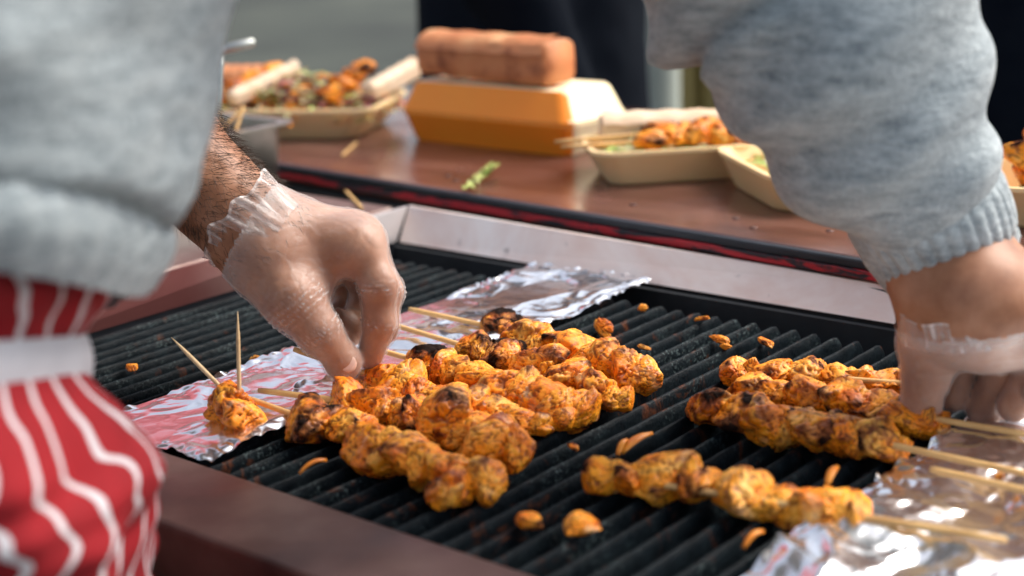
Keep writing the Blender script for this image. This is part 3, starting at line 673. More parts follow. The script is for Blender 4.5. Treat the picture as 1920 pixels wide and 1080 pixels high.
# big left tray
fr = P(662, 262, TZ); r4 = math.radians(-13); d4 = np.array([math.cos(r4), math.sin(r4), 0]); n4 = np.array([-d4[1], d4[0], 0])
c4 = fr-d4*.095+n4*.068; c4[2] = TZ
food_tray(c4, r4, .245, .165, .036, 'large cream foam tray piled with salad, onions and chicken skewers')
salad(c4, r4, .22, .14, .020, 900, 12, 'heap of shredded cabbage, carrot and red onion in the large left tray', ('cabbage', 'lettuce', 'carrot', 'onion'), hgt=.045)
def tray_skewer(a, b, zz, n, label, chs, seed, sz=.0135, back=.05):
    a = np.asarray(a); b = np.asarray(b); d = (b-a)/np.linalg.norm(b-a)
    t = thing('chicken_skewer', (a[0], a[1], TZ), label, 'skewer', 'skewers in the foam trays')
    for i in range(n): chunk('chicken_piece', a+(b-a)*(i/(n-1)), sz, d, seed+i, chs[i % len(chs)], t, 4)
    stick_mesh(a-d*back, b+d*.01, .0018).build('stick', M['bamboo'], t)
tray_skewer(c4-d4*.075-n4*.035+Z*.046, c4-d4*.035+n4*.03+Z*.066, 0, 4, 'chicken skewer leaning on the left end of the large salad tray', (.5, .3, .1), 700, back=.03)
tray_skewer(c4+d4*.062-n4*.035+Z*.048, c4+d4*.078+n4*.035+Z*.068, 0, 4, 'dark chicken skewer leaning on the right part of the large salad tray', (.75, .5, .3), 720, back=.02)
roll('flatbread', c4-d4*.055-n4*.05+Z*.044, c4-d4*.0-n4*-.02+Z*.070, .0115, 'pale rolled flatbread standing between the skewers in the large tray', 'flatbread', M['wrap'], 6)
roll('flatbread', c4+d4*.10-n4*.02+Z*.046, c4+d4*.135+n4*.05+Z*.066, .0125, 'pale rolled flatbread at the right end of the large salad tray', 'flatbread', M['wrap'], 9)
roll('flatbread', c4-d4*.11+n4*.06+Z*.05, c4-d4*.05+n4*.06+Z*.05, .022, 'pinkish rolled flatbread at the far left back of the large tray', 'flatbread', M['tortilla'], 10)
# lettuce scrap and loose sticks
t = thing('lettuce_scrap', P(900, 335, TZ), 'wilted lettuce scrap on the brown table in front of the takeaway box', 'lettuce scrap')
mb = MB(); rr = np.random.RandomState(4)
for i in range(16):
    s = i/15; c = P(878+48*s, 350-35*s, TZ+.003+.003*rr.rand()); A = np.zeros((6, 3, 3)); a = rr.uniform(0, 6.3)
    for j in range(6):
        for k in range(3): A[j, k] = c+np.array([math.cos(a)*(j-2.5)*.0022-math.sin(a)*(k-1)*.0034, math.sin(a)*(j-2.5)*.0022+math.cos(a)*(k-1)*.0034, .0015*math.sin(j*1.5+k*2+i)+(s*.004)])
    mb.grid(A)
mb.build('leaf', M['lettuce'], t)
tag(stick_mesh(P(642, 292, TZ+.002), P(668, 268, TZ+.002), .0016).build('wood_splinter', M['bamboo']), 'short stick end on the table in front of the large salad tray', 'stick', 'broken stick ends')
tag(stick_mesh(P(648, 358, .031), P(678, 390, .031), .0016).build('wood_splinter', M['bamboo']), 'short stick end lying on the steel side shelf', 'stick', 'broken stick ends')
# steel pan of sauce on the side shelf
pc = P(535, 345, .03)-V*.088-U*.052; pr = math.atan2(V[1], V[0])
pc[2] = .0295
t = thing('sauce_pan', pc, 'rectangular steel pan of red sauce on the side shelf behind the hairy forearm', 'pan')
H = .064
v, f = loft([(.17, .095, .012, 0), (.175, .10, .014, .004), (.185, .112, .016, H-.004), (.205, .132, .018, H-.002), (.205, .132, .018, H), (.182, .109, .015, H), (.172, .098, .012, .006)])
MB().add(place(v, pc, pr), f).build('pan', M['steel_pan'], t, angle=40)
v, f = loft([(.172, .10, .012, H-.03), (.174, .102, .012, H-.02)]); vv = place(v, pc, pr)
ns = MB().add(vv, f); ns.build('sauce', M['sauce'], t)
rr = np.random.RandomState(2)
for i in range(7):
    chunk('chicken_in_sauce' if False else 'sauce_lump', pc+place(np.array([[rr.uniform(-.07, .07), rr.uniform(-.035, .035), 0]]), (0, 0, 0), pr)[0]+Z*(H-.018), .012, U, 800+i, 0, t, 3, m='sauce')
for i, (x0, y0, x1, y1) in enumerate(((404, 248, 458, 200), (438, 250, 456, 200), (405, 203, 425, 252))):
    dp = depth(pc)-.0
    tag(stick_mesh(Q(x0, y0+6, dp), Q(x1, y1, dp+.01), .0017).build('bamboo_stick', M['bamboo']),
        ('long bamboo stick leaning low to the right in the sauce pan', 'short steep bamboo stick at the right in the sauce pan', 'bamboo stick leaning left at the left of the sauce pan')[i], 'stick', 'sticks in the sauce pan')
t = thing('ladle', pc, 'steel ladle standing in the sauce pan, its bent handle pointing right above the tray', 'ladle')
dp = depth(pc)+.03
MB().tube([Q(405, 245, dp), Q(409, 180, dp), Q(411, 125, dp), Q(412, 105, dp)], [.0035]*4, 12).build('shaft', M['steel_pan'], t)
hd = Q(398, 98, dp); he = Q(478, 79, dp)
MB().tube([hd, hd*.98+he*.02, (hd+he)/2, he*.97+hd*.03, he], [.001, .0045, .005, .0045, .002], 12).build('handle', M['steel_pan'], t)
D, Fc = ico(3); bw = D[:, :]*np.array([.028, .028, .02]); bw[:, 2] = np.minimum(bw[:, 2], 0)
MB().add(bw+Q(402, 262, dp), Fc).build('bowl', M['steel_pan'], t)

# ------------------------------------------------------------ people
def body_person(loc, yaw, coat, trousers, label, seed=0, sc=1.0, scarf=None):
    """a standing figure; heads, arms and legs one continuous body, clothes on top"""
    t = thing('person', (loc[0], loc[1], -.9), label, 'person')
    cy, sy = math.cos(yaw), math.sin(yaw)
    def L(x, y, z): return np.array([loc[0]+(x*cy-y*sy)*sc, loc[1]+(x*sy+y*cy)*sc, -.9+z*sc])   # x = forward, y = left
    pr = [cap_(L(0, 0, .98), L(.0, 0, 1.22), .125, .12), cap_(L(0, -.09, 1.30), L(0, .09, 1.30), .105, .105), cap_(L(0, 0, 1.38), L(.015, 0, 1.52), .055, .052),
          ell_(L(.02, 0, 1.62), (.095, .078, .12), np.array([[cy, -sy, 0], [sy, cy, 0], [0, 0, 1]])), cap_(L(.10, 0, 1.62), L(.118, 0, 1.595), .010, .014),
          cap_(L(.085, -.022, 1.555), L(.085, .022, 1.555), .012, .012), cap_(L(.02, -.078, 1.61), L(.01, -.085, 1.63), .012, .014), cap_(L(.02, .078, 1.61), L(.01, .085, 1.63), .012, .014)]
    for s in (-1, 1):
        pr += [cap_(L(0, s*.17, 1.38), L(-.01, s*.215, 1.10), .052, .042), cap_(L(-.01, s*.215, 1.10), L(.08, s*.20, .88), .040, .027), cap_(L(.08, s*.20, .88), L(.10, s*.195, .80), .032, .022),
               cap_(L(0, s*.09, .93), L(.01, s*.09, .50), .082, .055), cap_(L(.01, s*.09, .50), L(-.01, s*.09, .09), .055, .038), cap_(L(-.02, s*.09, .045), L(.13, s*.10, .035), .04, .03)]
        for k in range(4): pr.append(cap_(L(.10, s*(.195)+(k-1.5)*.018, .80), L(.115, s*.195+(k-1.5)*.016, .72), .0095, .008))
        pr.append(cap_(L(.115, s*.17, .83), L(.135, s*.155, .77), .011, .009))
    lo = L(0, 0, 0)-[.4, .4, .01]; hi = L(0, 0, 0)+[.4, .4, 1.8]
    ax = axes(lo, hi, .012); Fb = field(pr, ax, .03); vv, ff = nets(Fb, ax)
    MB().add(vv, ff).build('body', M['skin'], t)
    def cloth(prs, name, m, zl, zh, k=.05, fold=.008):
        F_ = field(prs, ax, k); gg = np.stack(np.meshgrid(*ax, indexing='ij'), -1)
        F_ = F_+noise(gg*[1, 1, .5], 9, seed)*fold+noise(gg, 25, seed+1)*fold*.3
        F_ = np.maximum(F_, np.maximum((-.9+zl*sc)-gg[..., 2], gg[..., 2]-(-.9+zh*sc))); v_, f_ = nets(F_.astype(np.float32), ax); return MB().add(v_, f_).build(name, m, t)
    tp = [cap_(L(0, 0, .78), L(0, 0, 1.25), .185, .165), cap_(L(0, -.12, 1.34), L(0, .12, 1.34), .125, .125), cap_(L(0, 0, 1.42), L(0, 0, 1.47), .075, .07)]
    for s in (-1, 1): tp += [cap_(L(0, s*.185, 1.39), L(-.01, s*.225, 1.10), .075, .062), cap_(L(-.01, s*.225, 1.10), L(.075, s*.205, .89), .060, .048)]
    cloth(tp, 'coat', coat, .76, 1.5)
    tr_ = []
    for s in (-1, 1): tr_ += [cap_(L(0, s*.09, .95), L(.01, s*.09, .50), .105, .08), cap_(L(.01, s*.09, .50), L(-.01, s*.09, .09), .078, .065)]
    cloth(tr_, 'trousers', trousers, .06, .98)
    for s in (-1, 1):
        axs = axes(L(0, s*.1, 0)-[.2, .2, .01], L(0, s*.1, .12)+[.2, .2, 0], .008)
        v_, f_ = nets(field([cap_(L(-.03, s*.09, .05), L(.14, s*.10, .045), .052, .042)], axs, .02), axs); MB().add(v_, f_).build('shoe', M['rubber'], t)
    v_, f_ = nets(field([ell_(L(-.005, 0, 1.655), (.105, .09, .105), np.array([[cy, -sy, 0], [sy, cy, 0], [0, 0, 1]])), cap_(L(-.07, 0, 1.6), L(-.06, 0, 1.5), .06, .05)], ax, .03), ax)
    MB().add(v_, f_).build('hair', M['hair'], t)
    for s in (-1, 1):
        D, Fc = ico(2); MB().add(D*.012+L(.098, s*.03, 1.635), Fc).build('eye', M['pale'], t)
    return t
body_person(Q(1000, 60, 2.3)[:2], math.radians(-8), M['navy'], M['dark_trouser'], 'person in a long dark navy coat standing behind the takeaway box', 1)
body_person(Q(1975, 60, 2.05)[:2], math.radians(-120), M['navy'], M['dark_trouser'], 'person in dark clothes standing at the right behind the sleeve', 5)

# behind: unseen stall added far left, its red canopy for mirroring in foil and steel, mustard and pale sheets in the middle
def stall(c, rot, w, d, zt, label, m, n_legs=True):
    t = thing('added_stall', (c[0], c[1], -.9), label, 'market stall')  # unseen stall, added for red reflections
    cr, sr = math.cos(rot), math.sin(rot); X_ = np.array([cr, sr, 0]); Y_ = np.array([-sr, cr, 0]); c = np.array([c[0], c[1], 0.])
    A = np.zeros((25, 13, 3))
    for i in range(25):
        for j in range(13):
            x = (i/24-.5)*w; y = (j/12-.5)*d; A[i, j] = c+X_*x+Y_*y+Z*(zt+1.0*(1-abs(2*j/12-1))+.02*math.sin(i*1.3))
    o = MB().grid(A).build('added_canopy', m, t); md = o.modifiers.new('s', 'SOLIDIFY'); md.thickness = .01
    G = np.zeros((61, 4, 3))
    for i in range(61):
        for j in range(4): G[i, j] = c+X_*(i/60-.5)*w-Y_*(d/2+.006+.01*math.sin(i*.9))+Z*(zt-.12*j-(.04*abs(math.sin(i*.5)) if j == 3 else 0))
    o = MB().grid(G).build('valance', m, t); md = o.modifiers.new('s', 'SOLIDIFY'); md.thickness = .006
    for sx in (-1, 1):
        for sy_ in (-1, 1): MB().box(c+X_*sx*(w/2-1.25)+Y_*sy_*(d/2-.05)+Z*((zt-.9)/2), (.05, .05, zt+.9), rot).build('post', M['black_trim'], t)
    return t
stall((-2.5, 4.9), math.radians(27), 4.6, 2.2, 1.25, 'unseen stall added beyond the left of the grill, its red canopy mirrored in foil and steel', M['added_canopy'])
t = thing('hanging_sheet', Q(1310, 120, 3.2)*[1, 1, 0]-Z*.9, 'mustard yellow sheet hanging behind the cream trays', 'tarpaulin')
def sheet(p0, w, z0, z1, m, seed, yaw=0):
    G = np.zeros((40, 12, 3)); dx = np.array([math.cos(yaw), math.sin(yaw), 0]); dy = np.array([-dx[1], dx[0], 0])
    for i in range(40):
        for j in range(12): G[i, j] = [*(p0[:2]), 0]+dx*(i/39-.5)*w+dy*(.025*math.sin(i*.9+seed)+.01*math.sin(i*.31+j*.6))+Z*(z0+(z1-z0)*j/11)
    return MB().grid(G)
o = sheet(Q(1340, 120, 3.2), .28, -.86, .75, M['olive'], 1).build('cloth', M['olive'], t); md = o.modifiers.new('s', 'SOLIDIFY'); md.thickness = .01
MB().tube([[*Q(1340, 120, 3.2)[:2], .757]+np.array([-.3, 0, 0]), [*Q(1340, 120, 3.2)[:2], .757]+np.array([.3, 0, 0])], .015, 10).build('pole', M['pale'], t)
for s in (-.29, .29): MB().tube([[*Q(1340, 120, 3.2)[:2], -.9]+np.array([s, 0, 0]), [*Q(1340, 120, 3.2)[:2], .757]+np.array([s, 0, 0])], .015, 10).build('post', M['pale'], t)
t = thing('rolled_canvas', Q(1240, 120, 2.9)*[1, 1, 0]-Z*.9, 'pale grey green roll of canvas standing upright right of the navy coat', 'canvas roll')
q = Q(1236, 120, 2.9); MB().tube([[q[0], q[1], z] for z in np.linspace(-.9, .7, 30)], .038, 24, shape=lambda a, th: 1+.05*math.sin(2*th+9*a)).build('canvas', M['pale'], t)

# ------------------------------------------------------------ the vendor
vd = thing('person', (-.29, .60, -.9), 'vendor in grey knit sweater and red striped apron, turning skewers with both gloved hands', 'person')
DH = depth(P(672, 690, .018))                          # pinch point of the left hand
def h(x, y, dz): return Q(x, y, DH+dz)
wr = h(452, 412, .0)
palm = [cap_(h(300, 262, -.0), h(400, 362, 0), .033, .0285), cap_(h(400, 362, 0), h(455, 415, 0), .0285, .0255), cap_(h(455, 415, .0), h(505, 440, .004), .0255, .026),
        cap_(h(470, 418, .004), h(660, 468, .000), .0225, .0155), cap_(h(470, 415, .018), h(664, 455, .022), .021, .0150), cap_(h(470, 425, .026), h(650, 462, .042), .020, .0145), cap_(h(480, 440, .030), h(630, 485, .060), .019, .0135),
        ell_(h(672, 460, .002), (.0140, .0140, .0140)), ell_(h(668, 448, .022), (.0138, .0138, .0138)),
        cap_(h(465, 465, -.010), h(545, 558, -.016), .0195, .0175), cap_(h(520, 480, -.004), h(580, 515, .002), .022, .0150), cap_(h(500, 500, .0), h(560, 560, .0), .019, .016),
        cap_(h(500, 408, .004), h(655, 446, .000), .0060, .0050), cap_(h(505, 398, .016), h(650, 430, .018), .0060, .0050),
        cap_(h(545, 500, .016), h(610, 500, .032), .020, .014)]
thumb = [cap_(h(545, 558, -.016), h(598, 622, -.014), .0170, .0138), cap_(h(598, 622, -.014), h(638, 670, -.008), .0134, .0112), ell_(h(645, 684, -.006), (.0110, .0112, .0104))]
fingers = [[cap_(h(676, 460, .002), h(710, 536, -.004), .0136, .0114), cap_(h(711, 536, -.004), h(711, 605, .000), .0117, .0096), cap_(h(711, 605, 0), h(694, 670, .006), .0099, .0080)],
           [cap_(h(674, 446, .022), h(722, 545, .022), .0142, .0114), cap_(h(722, 545, .022), h(717, 612, .020), .0112, .0100), cap_(h(717, 612, .020), h(690, 668, .016), .0100, .0080)],
           [cap_(h(655, 462, .042), h(692, 555, .050), .0136, .0110), cap_(h(692, 555, .050), h(660, 618, .042), .0108, .0096), cap_(h(660, 618, .042), h(632, 600, .030), .0096, .0080)],
           [cap_(h(632, 485, .060), h(655, 560, .068), .0125, .0098), cap_(h(655, 560, .068), h(628, 605, .060), .0096, .0086), cap_(h(628, 605, .060), h(606, 588, .050), .0086, .0074)]]
def hand_field(ax, palm, thumb, fingers, kp=.016):
    Fp = field(palm, ax, kp); Fp = smin(Fp, field(thumb, ax, .006), .010)
    Ff = None
    for q in fingers:
        a = field(q, ax, .005); Ff = a if Ff is None else np.minimum(Ff, a)
    return smin(Fp, Ff, .006)
allp = palm+thumb+sum(fingers, [])
def bounds(prs, m_=.01):
    lo = np.min([np.minimum(p[1], p[2] if p[0] == 'c' else p[1])-(max(p[3], p[4]) if p[0] == 'c' else p[2].max()) for p in prs], 0)-m_
    hi = np.max([np.maximum(p[1], p[2] if p[0] == 'c' else p[1])+(max(p[3], p[4]) if p[0] == 'c' else p[2].max()) for p in prs], 0)+m_
    return lo, hi
fore = [cap_(h(60, 20, .0), h(300, 262, 0), .045, .034)]
axh = axes(*bounds(allp+fore), .0015)
FH = smin(hand_field(axh, palm, thumb, fingers), field(fore, axh, .02), .02)
LH = nets(FH, axh)
def creases(v, prs_pts):                               # knuckle creases across the joints
    out = np.zeros(len(v))
    for a, b, n_, w in prs_pts:
        d = b-a; d = d/np.linalg.norm(d); x = (v-a)@d; rr_ = np.linalg.norm((v-a)-x[:, None]*d, axis=1)
        m_ = (np.abs(x) < w*n_*.6) & (rr_ < .02)
        out += np.where(m_, np.maximum(0, np.cos(x/w*2*math.pi+noise(v, 150, 3)*1.5))**4*np.clip(1-np.abs(x)/(w*n_*.6), 0, 1), 0)
    return out
jt = [(h(709, 538, -.004), h(710, 605, 0), 4, .0028), (h(710, 605, 0), h(694, 668, .006), 3, .0024), (h(598, 622, -.014), h(640, 672, -.008), 7, .0026), (h(722, 545, .022), h(717, 612, .02), 3, .003), (h(560, 575, -.016), h(598, 622, -.014), 6, .004)]
def normals(v, f):
    n = np.zeros_like(v); a = np.cross(v[f[:, 2]]-v[f[:, 0]], v[f[:, 3]]-v[f[:, 1]])
    for k in range(4): np.add.at(n, f[:, k], a)
    return n/(np.linalg.norm(n, axis=1)[:, None]+1e-12)
v_, f_ = LH; nv = normals(v_, f_)
v_ = v_-nv*(creases(v_, jt)*.0006)[:, None]+nv*(noise(v_, 70, 2)*.0005-np.exp(-(noise(v_, 55, 6)/.08)**2)*.0003)[:, None]
body = MB().add(v_, f_)
# right hand
DR = depth(P(1740, 770, .012))
def k_(x, y, dz): return Q(x, y, DR+dz)
rfore = [cap_(Q(1500, 0, .79), Q(1760, 455, .845), .045, .032)]
rpalm = [cap_(Q(1760, 455, .845), k_(1820, 560, -.04), .033, .0335), cap_(k_(1820, 560, -.04), k_(1850, 585, -.03), .0335, .034), cap_(k_(1765, 560, -.035), k_(1738, 640, -.014), .0225, .0150),
         cap_(k_(1790, 580, -.03), k_(1800, 620, -.012), .020, .015), cap_(k_(1860, 580, -.03), k_(1890, 612, -.03), .024, .018), cap_(k_(1930, 570, -.04), k_(1945, 605, -.04), .024, .019)]
rthumb = [cap_(k_(1738, 640, -.014), k_(1736, 705, -.006), .0132, .0126), cap_(k_(1736, 705, -.006), k_(1728, 752, .0), .0126, .0104), ell_(k_(1727, 760, 0), (.0108, .0108, .0100))]
rfing = [[cap_(k_(1800, 620, .0), k_(1797, 690, .012), .0115, .0100), cap_(k_(1797, 690, .012), k_(1788, 745, .012), .0100, .0085)],
         [cap_(k_(1880, 615, -.02), k_(1882, 700, .000), .0128, .0116), cap_(k_(1882, 700, .0), k_(1840, 765, .010), .0116, .0092)],
         [cap_(k_(1936, 620, -.035), k_(1942, 700, -.02), .0125, .0114), cap_(k_(1942, 700, -.02), k_(1900, 762, -.012), .0114, .0092)],
         [cap_(k_(1990, 620, -.045), k_(1990, 690, -.04), .0130, .0115), cap_(k_(1990, 690, -.04), k_(1950, 735, -.03), .0115, .0095)]]
axr = axes(*bounds(rfore+rpalm+rthumb+sum(rfing, [])), .0018)
FR = smin(hand_field(axr, rpalm, rthumb, rfing, .014), field(rfore, axr, .02), .02)
rv, rf = nets(FR, axr); body.add(rv, rf)
# torso, head, upper arms, legs (coarse, same skin surface)
SL = np.array([-.38, .84, .47]); SR = np.array([-.07, .60, .53]); EL = h(60, 20, .0); ER = Q(1440, -150, .78)
MID = (SL+SR)/2; HIP = np.array([-.31, .60, -.02]); fw = V*.9+U*.1
HEAD = MID+V*.14+Z*.20
tor = [cap_(HIP, HIP+V*.03+Z*.2, .085, .085), cap_(HIP+V*.03+Z*.2, MID-Z*.05, .085, .12), cap_(SL*.8+SR*.2-Z*.02, SR*.8+SL*.2-Z*.02, .075, .075), cap_(MID+V*.03, HEAD-Z*.06, .06, .05),
       ell_(HEAD, (.09, .085, .115)), cap_(HEAD+V*.08-Z*.0, HEAD+V*.10-Z*.03, .01, .014), cap_(SL, EL, .055, .045), cap_(SR, ER, .055, .045), cap_(ER, Q(1500, 0, .79), .046, .045)]
for s in (-1, 1):
    hp = HIP-U*-s*.09+Z*-.03
    ft = np.array([hp[0], hp[1], -.9])
    tor += [cap_(hp, ft+Z*.45+V*.02, .095, .06), cap_(ft+Z*.45+V*.02, ft+Z*.09-V*.02, .06, .04), cap_(ft+Z*.045-V*.03, ft+Z*.04+V*.13, .042, .032)]
axb = axes(*bounds(tor), .012); bv, bf = nets(field(tor, axb, .04), axb); body.add(bv, bf)
body.build('body', M['skin'], vd)
# glove left: a thin sheath a little off the skin, open at the wrist with a crumpled cuff
wa = (h(560, 460, 0)-h(420, 380, 0)); wa /= np.linalg.norm(wa)
def glove(v, f, cut_p, cut_d, off, jt_, seed, cuff_c, cuff_r, cuff_dir, name='glove', flare=.006, el=(1, 1), ln=1.0):
    n = normals(v, f); keep = ((v-cut_p)@cut_d) > 0
    cr = creases(v, jt_) if jt_ else np.zeros(len(v))
    lw_ = np.abs(noise(v*np.array([1, 1, 1])+.004*noise(v, 60, seed)[:, None], 45, seed+1)); wk = np.clip(1-lw_*9, 0, 1)
    vv = v+n*(off+cr*.0010+wk*.0007+np.maximum(0, noise(v, 35, seed))*.0012)[:, None]
    ff = f[keep[f].all(1)]
    mb = MB().add(vv, ff); at = [cr*.40+wk*.02+np.exp(-((v-cut_p)@cut_d)/.010)*.25]
    # cuff: wavy folded band
    d = cuff_dir/np.linalg.norm(cuff_dir); a = np.cross(d, Z); a /= np.linalg.norm(a); b = np.cross(d, a)
    nr, nn2 = 26, 150; G = np.zeros((nr, nn2, 3)); at2 = np.zeros((nr, nn2))
    for i in range(nr):
        s = i/(nr-1)
        th = np.linspace(0, 2*math.pi, nn2); q = np.stack([np.cos(th)*1.2, np.sin(th)*1.2, th*0+s*.22], -1)
        fold = noise(q, 3.0, seed)*.6+noise(q+5, 8.5, seed)*.28; fold -= fold.min()*.55
        ra_ = cuff_r*(1+.0*s)+off+.0006+fold*(.0014+flare*s*1.3)+flare*.5*s*s
        xx = -.034*(1-s)*-1*1.0-.010*s+(.012*noise(q*[1, 1, 0], 1.6, seed+4))*s*1.2
        xx = .022*(1-s)-.012*s+(.014*noise(q*[1, 1, 0], 1.6, seed+4))*s
        G[i] = cuff_c+d*xx[:, None]*ln+(a*np.cos(th)[:, None]*el[0]+b*np.sin(th)[:, None]*el[1])*ra_[:, None]
        at2[i] = .03+.55*np.clip(noise(q*[1, 1, .7], 9.0, seed+2)*1.7, 0, 1)**1.5+.30*(s > .93)+.08*s
    mb.grid(G); at.append(at2.ravel())
    o = mb.build(name, M['glove'], vd); ar = o.data.attributes.new('crease', 'FLOAT', 'POINT'); ar.data.foreach_set('value', np.concatenate(at).astype(np.float32)); return o
glove(LH[0], LH[1], h(474, 425, 0), wa, .0008, jt, 3, h(470, 421, 0), .0270, wa, el=(1.0, 1.0))
ra_dir = k_(1850, 640, 0)-k_(1800, 540, 0); ra_dir /= np.linalg.norm(ra_dir)
rdz = -Z+.12*U+.0*V; rdz /= np.linalg.norm(rdz)
glove(rv, rf, k_(1815, 600, -.03), rdz, .0010, None, 8, k_(1818, 590, -.030), .0370, rdz, flare=.002, el=(1.08, .95), ln=.5)
# thumb nail
D, Fc = ico(3); nc = h(652, 681, -.0165)
tr = (h(645, 684, 0)-h(600, 622, 0)); tr /= np.linalg.norm(tr); tn = CAM_C-nc; tn = tn-(tn@tr)*tr; tn /= np.linalg.norm(tn); tn = tn+Z*.3; tn /= np.linalg.norm(tn); ts_ = np.cross(tr, tn)
MB().add(D[:, :1]*tr*.0062+D[:, 1:2]*ts_*.0056+D[:, 2:]*tn*.0012+nc, Fc).build('thumbnail', M['nail'], vd)
# forearm hair
rs = np.random.RandomState(9); fv = LH[0]; fn = nv; axd = (h(452, 412, 0)-h(300, 262, 0)); axd /= np.linalg.norm(axd)
s_ = (fv-h(300, 262, 0))@axd; L0 = np.linalg.norm(h(452, 412, 0)-h(300, 262, 0))
up = fn@np.array([.15, -.35, .9]); cand = np.where((s_ > -.04) & (s_ < L0*1.45) & (up > -.25))[0]
pw = np.where(s_[cand] > L0*1.02, .22, 1.0); pick = rs.choice(cand, 3000, p=pw/pw.sum()); hm = MB(); HV = []; HF = []
for i in pick:
    p = fv[i]; n = fn[i]; ug = s_[i] > L0*1.0; l = rs.uniform(.004, .007) if ug else rs.uniform(.006, .013); fl = axd*.55+np.cross(n, axd)*rs.uniform(-.5, .9)+n*(rs.uniform(.0, .06) if ug else rs.uniform(.25, .7)); fl /= np.linalg.norm(fl)
    w = np.cross(fl, CAM_C-p); w /= np.linalg.norm(w); w *= .00011; pts = [p-n*.0002, p+fl*l*.5+n*.0004, p+fl*l+axd*.0015-n*.0004]; b = len(HV)
    w2 = np.cross(fl, w); w2 = w2/np.linalg.norm(w2)*.00011
    HV += [pts[0]-w, pts[0]+w, pts[0]+w2, pts[1]-w, pts[1]+w, pts[1]+w2, pts[2]]
    HF += [(b, b+1, b+4, b+3), (b+1, b+2, b+5, b+4), (b+2, b, b+3, b+5), (b+3, b+4, b+6), (b+4, b+5, b+6), (b+5, b+3, b+6)]
o = hm.add(HV, HF).build('arm_hair', M['arm_hair'], vd); o['kind'] = 'stuff'

# sweater: torso and both sleeves in one knit surface
WB = np.array([-.299, .60, .16])
sw = [cap_(WB-Z*.02, WB+V*.02+Z*.12, .142, .164), cap_(WB+V*.03+Z*.14, MID-Z*.08, .167, .155), cap_(SL*.85+SR*.15-Z*.03, SR*.85+SL*.15-Z*.03, .10, .10),
      cap_(SL, EL, .078, .066), cap_(EL, h(225, 185, 0), .064, .056), cap_(SR, ER, .078, .074), cap_(ER, Q(1555, 30, .785), .070, .072), cap_(Q(1558, 30, .785), Q(1648, 250, .81), .069, .053),
      cap_(Q(1648, 250, .81), Q(1738, 368, .83), .053, .039)]
axs = axes(*bounds(sw, .02), .005)
FS = field(sw, axs, .03); gg = np.stack(np.meshgrid(*axs, indexing='ij'), -1).reshape(-1, 3)
near = np.where(np.abs(FS.ravel()) < .03)[0]; gq = gg[near]
fa = Q(1712, 375, .83)-Q(1540, 30, .785); fa /= np.linalg.norm(fa)
arm = gq[:, 0] > .03; xa = (gq-Q(1540, 30, .785))@fa; side = (gq-Q(1540, 30, .785))@np.cross(fa, V)
dsp = noise(gq*[1, 1, 1.6], 13, 4)*.009+noise(gq*[1, 1, 2.2], 30, 5)*.0035
fold = np.sin((xa*1.0+side*.35+noise(gq, 12, 6)*.016)*110)*.0042
ka = Q(1300, 95, .74); kn = np.cross(Q(1520, -10, .74)-ka, V); kn /= np.linalg.norm(kn); kn *= np.sign(kn[2]); kd = (gq-ka)@kn+noise(gq, 9, 21)*.006
fold = fold-.013*np.exp(-(kd/.006)**2)+.007*np.exp(-((kd-.016)/.011)**2)
dsp = np.where(arm, noise(gq, 20, 4)*.004+fold, dsp)
FSr = FS.ravel(); FSr[near] += -dsp.astype(np.float32)
hemz = .162+.02*noise(gq*[1, 1, 0], 8, 2)-.20*(gq[:, 0]+.29)*0
cutm = gq[:, 0] < -.02
FSr[near] = np.where(cutm, smin(-(-FSr[near]), FSr[near], .001), FSr[near])
FS = FSr.reshape(FS.shape)
GZ = np.stack(np.meshgrid(*axs, indexing='ij'), -1)[..., 2]; GX, GY = np.meshgrid(axs[0], axs[1], indexing='ij'); HZ = (.190+.34*(.6-GY)+.012*noise(np.stack([GX, GY, GX*0], -1), 9, 2))[..., None]; FS = np.where((GX < .0)[..., None], np.maximum(FS, HZ-GZ), FS).astype(np.float32); sv, sf = nets(FS, axs)
so = MB().add(sv, sf).build('sweater', M['knit'], vd)
md = so.modifiers.new('sm', 'SMOOTH'); md.iterations = 3; md.factor = .5
# ribbed cuff of the right sleeve
cp = np.array([Q(1712, 332, .825), Q(1732, 380, .831), Q(1753, 425, .838), Q(1772, 462, .844), Q(1792, 490, .848), Q(1797, 500, .849)])
tt = np.linspace(0, 1, 46); cpi = np.stack([np.interp(tt, np.linspace(0, 1, 6), cp[:, k]) for k in range(3)], -1)
rad = np.interp(tt, [0, .2, .45, .7, .93, 1], [.0425, .0455, .0425, .0385, .0355, .030])
MB().tube(cpi, rad, 260, cap=False, shape=lambda s, th: 1+.042*min(1, s*4)*(abs(math.sin(th*17))**.7-.5)+.03*math.sin(2*th+s*6)).build('sleeve_cuff', M['knit'], vd)
# hem rib of the torso: soft rolled edge
th = np.linspace(0, 2*math.pi, 200); G = np.zeros((14, 200, 3))
for i in range(14):
    s = i/13; r0 = .146+.012*math.sin(s*math.pi)
    r_ = r0+0.0012*np.sin(th*60)+.004*noise(np.stack([np.cos(th), np.sin(th), th*0], -1), 2.5, 3)
    G[i] = np.stack([WB[0]+np.cos(th)*r_, WB[1]+np.sin(th)*r_, WB[2]*0+.208-.042*s+.34*(.6-(WB[1]+np.sin(th)*r_))+.012*noise(np.stack([np.cos(th), np.sin(th), th*0], -1), 1.6, 8)*s], -1)
MB().grid(G).build('sweater_hem', M['knit'], vd)
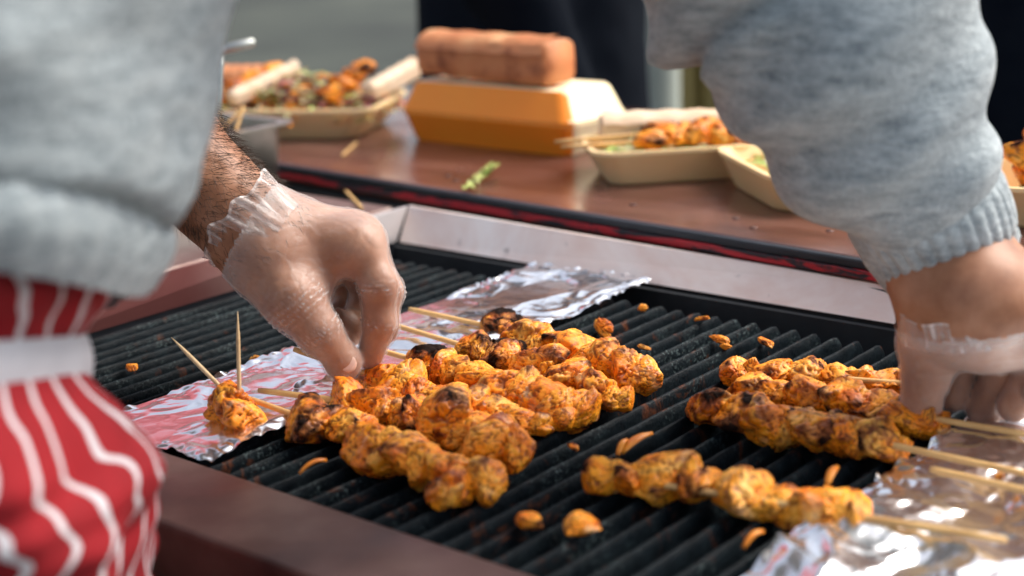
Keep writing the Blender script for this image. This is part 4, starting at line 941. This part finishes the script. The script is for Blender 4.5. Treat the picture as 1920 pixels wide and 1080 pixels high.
# apron
nz, na = 260, 420; A = np.zeros((nz, na, 3)); uvs = np.zeros((nz, na, 2)); th = np.linspace(0, 2*math.pi, na)
for i in range(nz):
    z = .25-.80*i/(nz-1)
    tz = z-.30*(.55-(WB[1]+np.sin(th)*.13))-.148
    waist = np.exp(-(tz/.022)**2); flare = np.maximum(0, -tz)
    q = np.stack([np.cos(th), np.sin(th), th*0+z*3.2], -1)
    fo = noise(q*[2.2, 2.2, 1], 1.5, 3)*.010+noise(q*[2, 2, 3.5], 1.8, 6)*.009+noise(q*[1, 1, 9], 1.8, 9)*.009
    r_ = .112-.006*waist+.024*(1-np.exp(-flare*7))+fo*(1-.75*waist)+.014*np.exp(-((tz+.055)/.03)**2)+.012*np.exp(-((tz-.03)/.015)**2)
    A[i] = np.stack([WB[0]+.005+np.cos(th)*r_, WB[1]+np.sin(th)*r_, th*0+z+.004*noise(q, 3, 1)], -1)
    uvs[i, :, 0] = th/(2*math.pi)*36+0.6*noise(q*[1, 1, 5], 1.6, 12)+.3*noise(q*[1, 1, 10], 2.2, 14)+z*3; uvs[i, :, 1] = z
ap = MB().grid(A).build('apron', M['apron'], vd, uv=uvs.reshape(-1, 2))
G = np.zeros((8, 200, 3)); th = np.linspace(0, 2*math.pi, 200)
for i in range(8):
    zz = .138+.019*i/7+.30*(.55-(WB[1]+np.sin(th)*.13)); r_ = .1115+.0015*math.sin(i/7*math.pi)+.003*noise(np.stack([np.cos(th), np.sin(th), th*0], -1), 3, 3)
    G[i] = np.stack([WB[0]+.005+np.cos(th)*r_, WB[1]+np.sin(th)*r_, th*0+zz+.004*np.sin(th*2)], -1)
MB().grid(G).build('apron_string', M['tape'], ap)
tr_ = []
for s in (-1, 1):
    hp = HIP-U*-s*.09+Z*-.03; ft = np.array([hp[0], hp[1], -.9])
    tr_ += [cap_(hp, ft+Z*.45+V*.02, .115, .085), cap_(ft+Z*.45+V*.02, ft+Z*.09-V*.02, .085, .07)]
    axq = axes(*bounds([cap_(ft+Z*.045-V*.04, ft+Z*.045+V*.14, .055, .045)], .02), .008); q1, q2 = nets(field([cap_(ft+Z*.052-V*.04, ft+Z*.045+V*.14, .052, .044)], axq, .02), axq)
    MB().add(q1, q2).build('shoe', M['rubber'], vd)
axq = axes(*bounds(tr_), .012); q1, q2 = nets(field(tr_, axq, .05), axq); MB().add(q1, q2).build('trousers', M['dark_trouser'], vd)
axq = axes(HEAD-.16, HEAD+.16, .008); q1, q2 = nets(field([ell_(HEAD-V*.02+Z*.03, (.10, .098, .105))], axq, .02), axq); MB().add(q1, q2).build('hair', M['hair'], vd)
for s in (-1, 1):
    D, Fc = ico(2); MB().add(D*.012+HEAD+V*.078+U*s*.03+Z*.015, Fc).build('eye', M['pale'], vd)
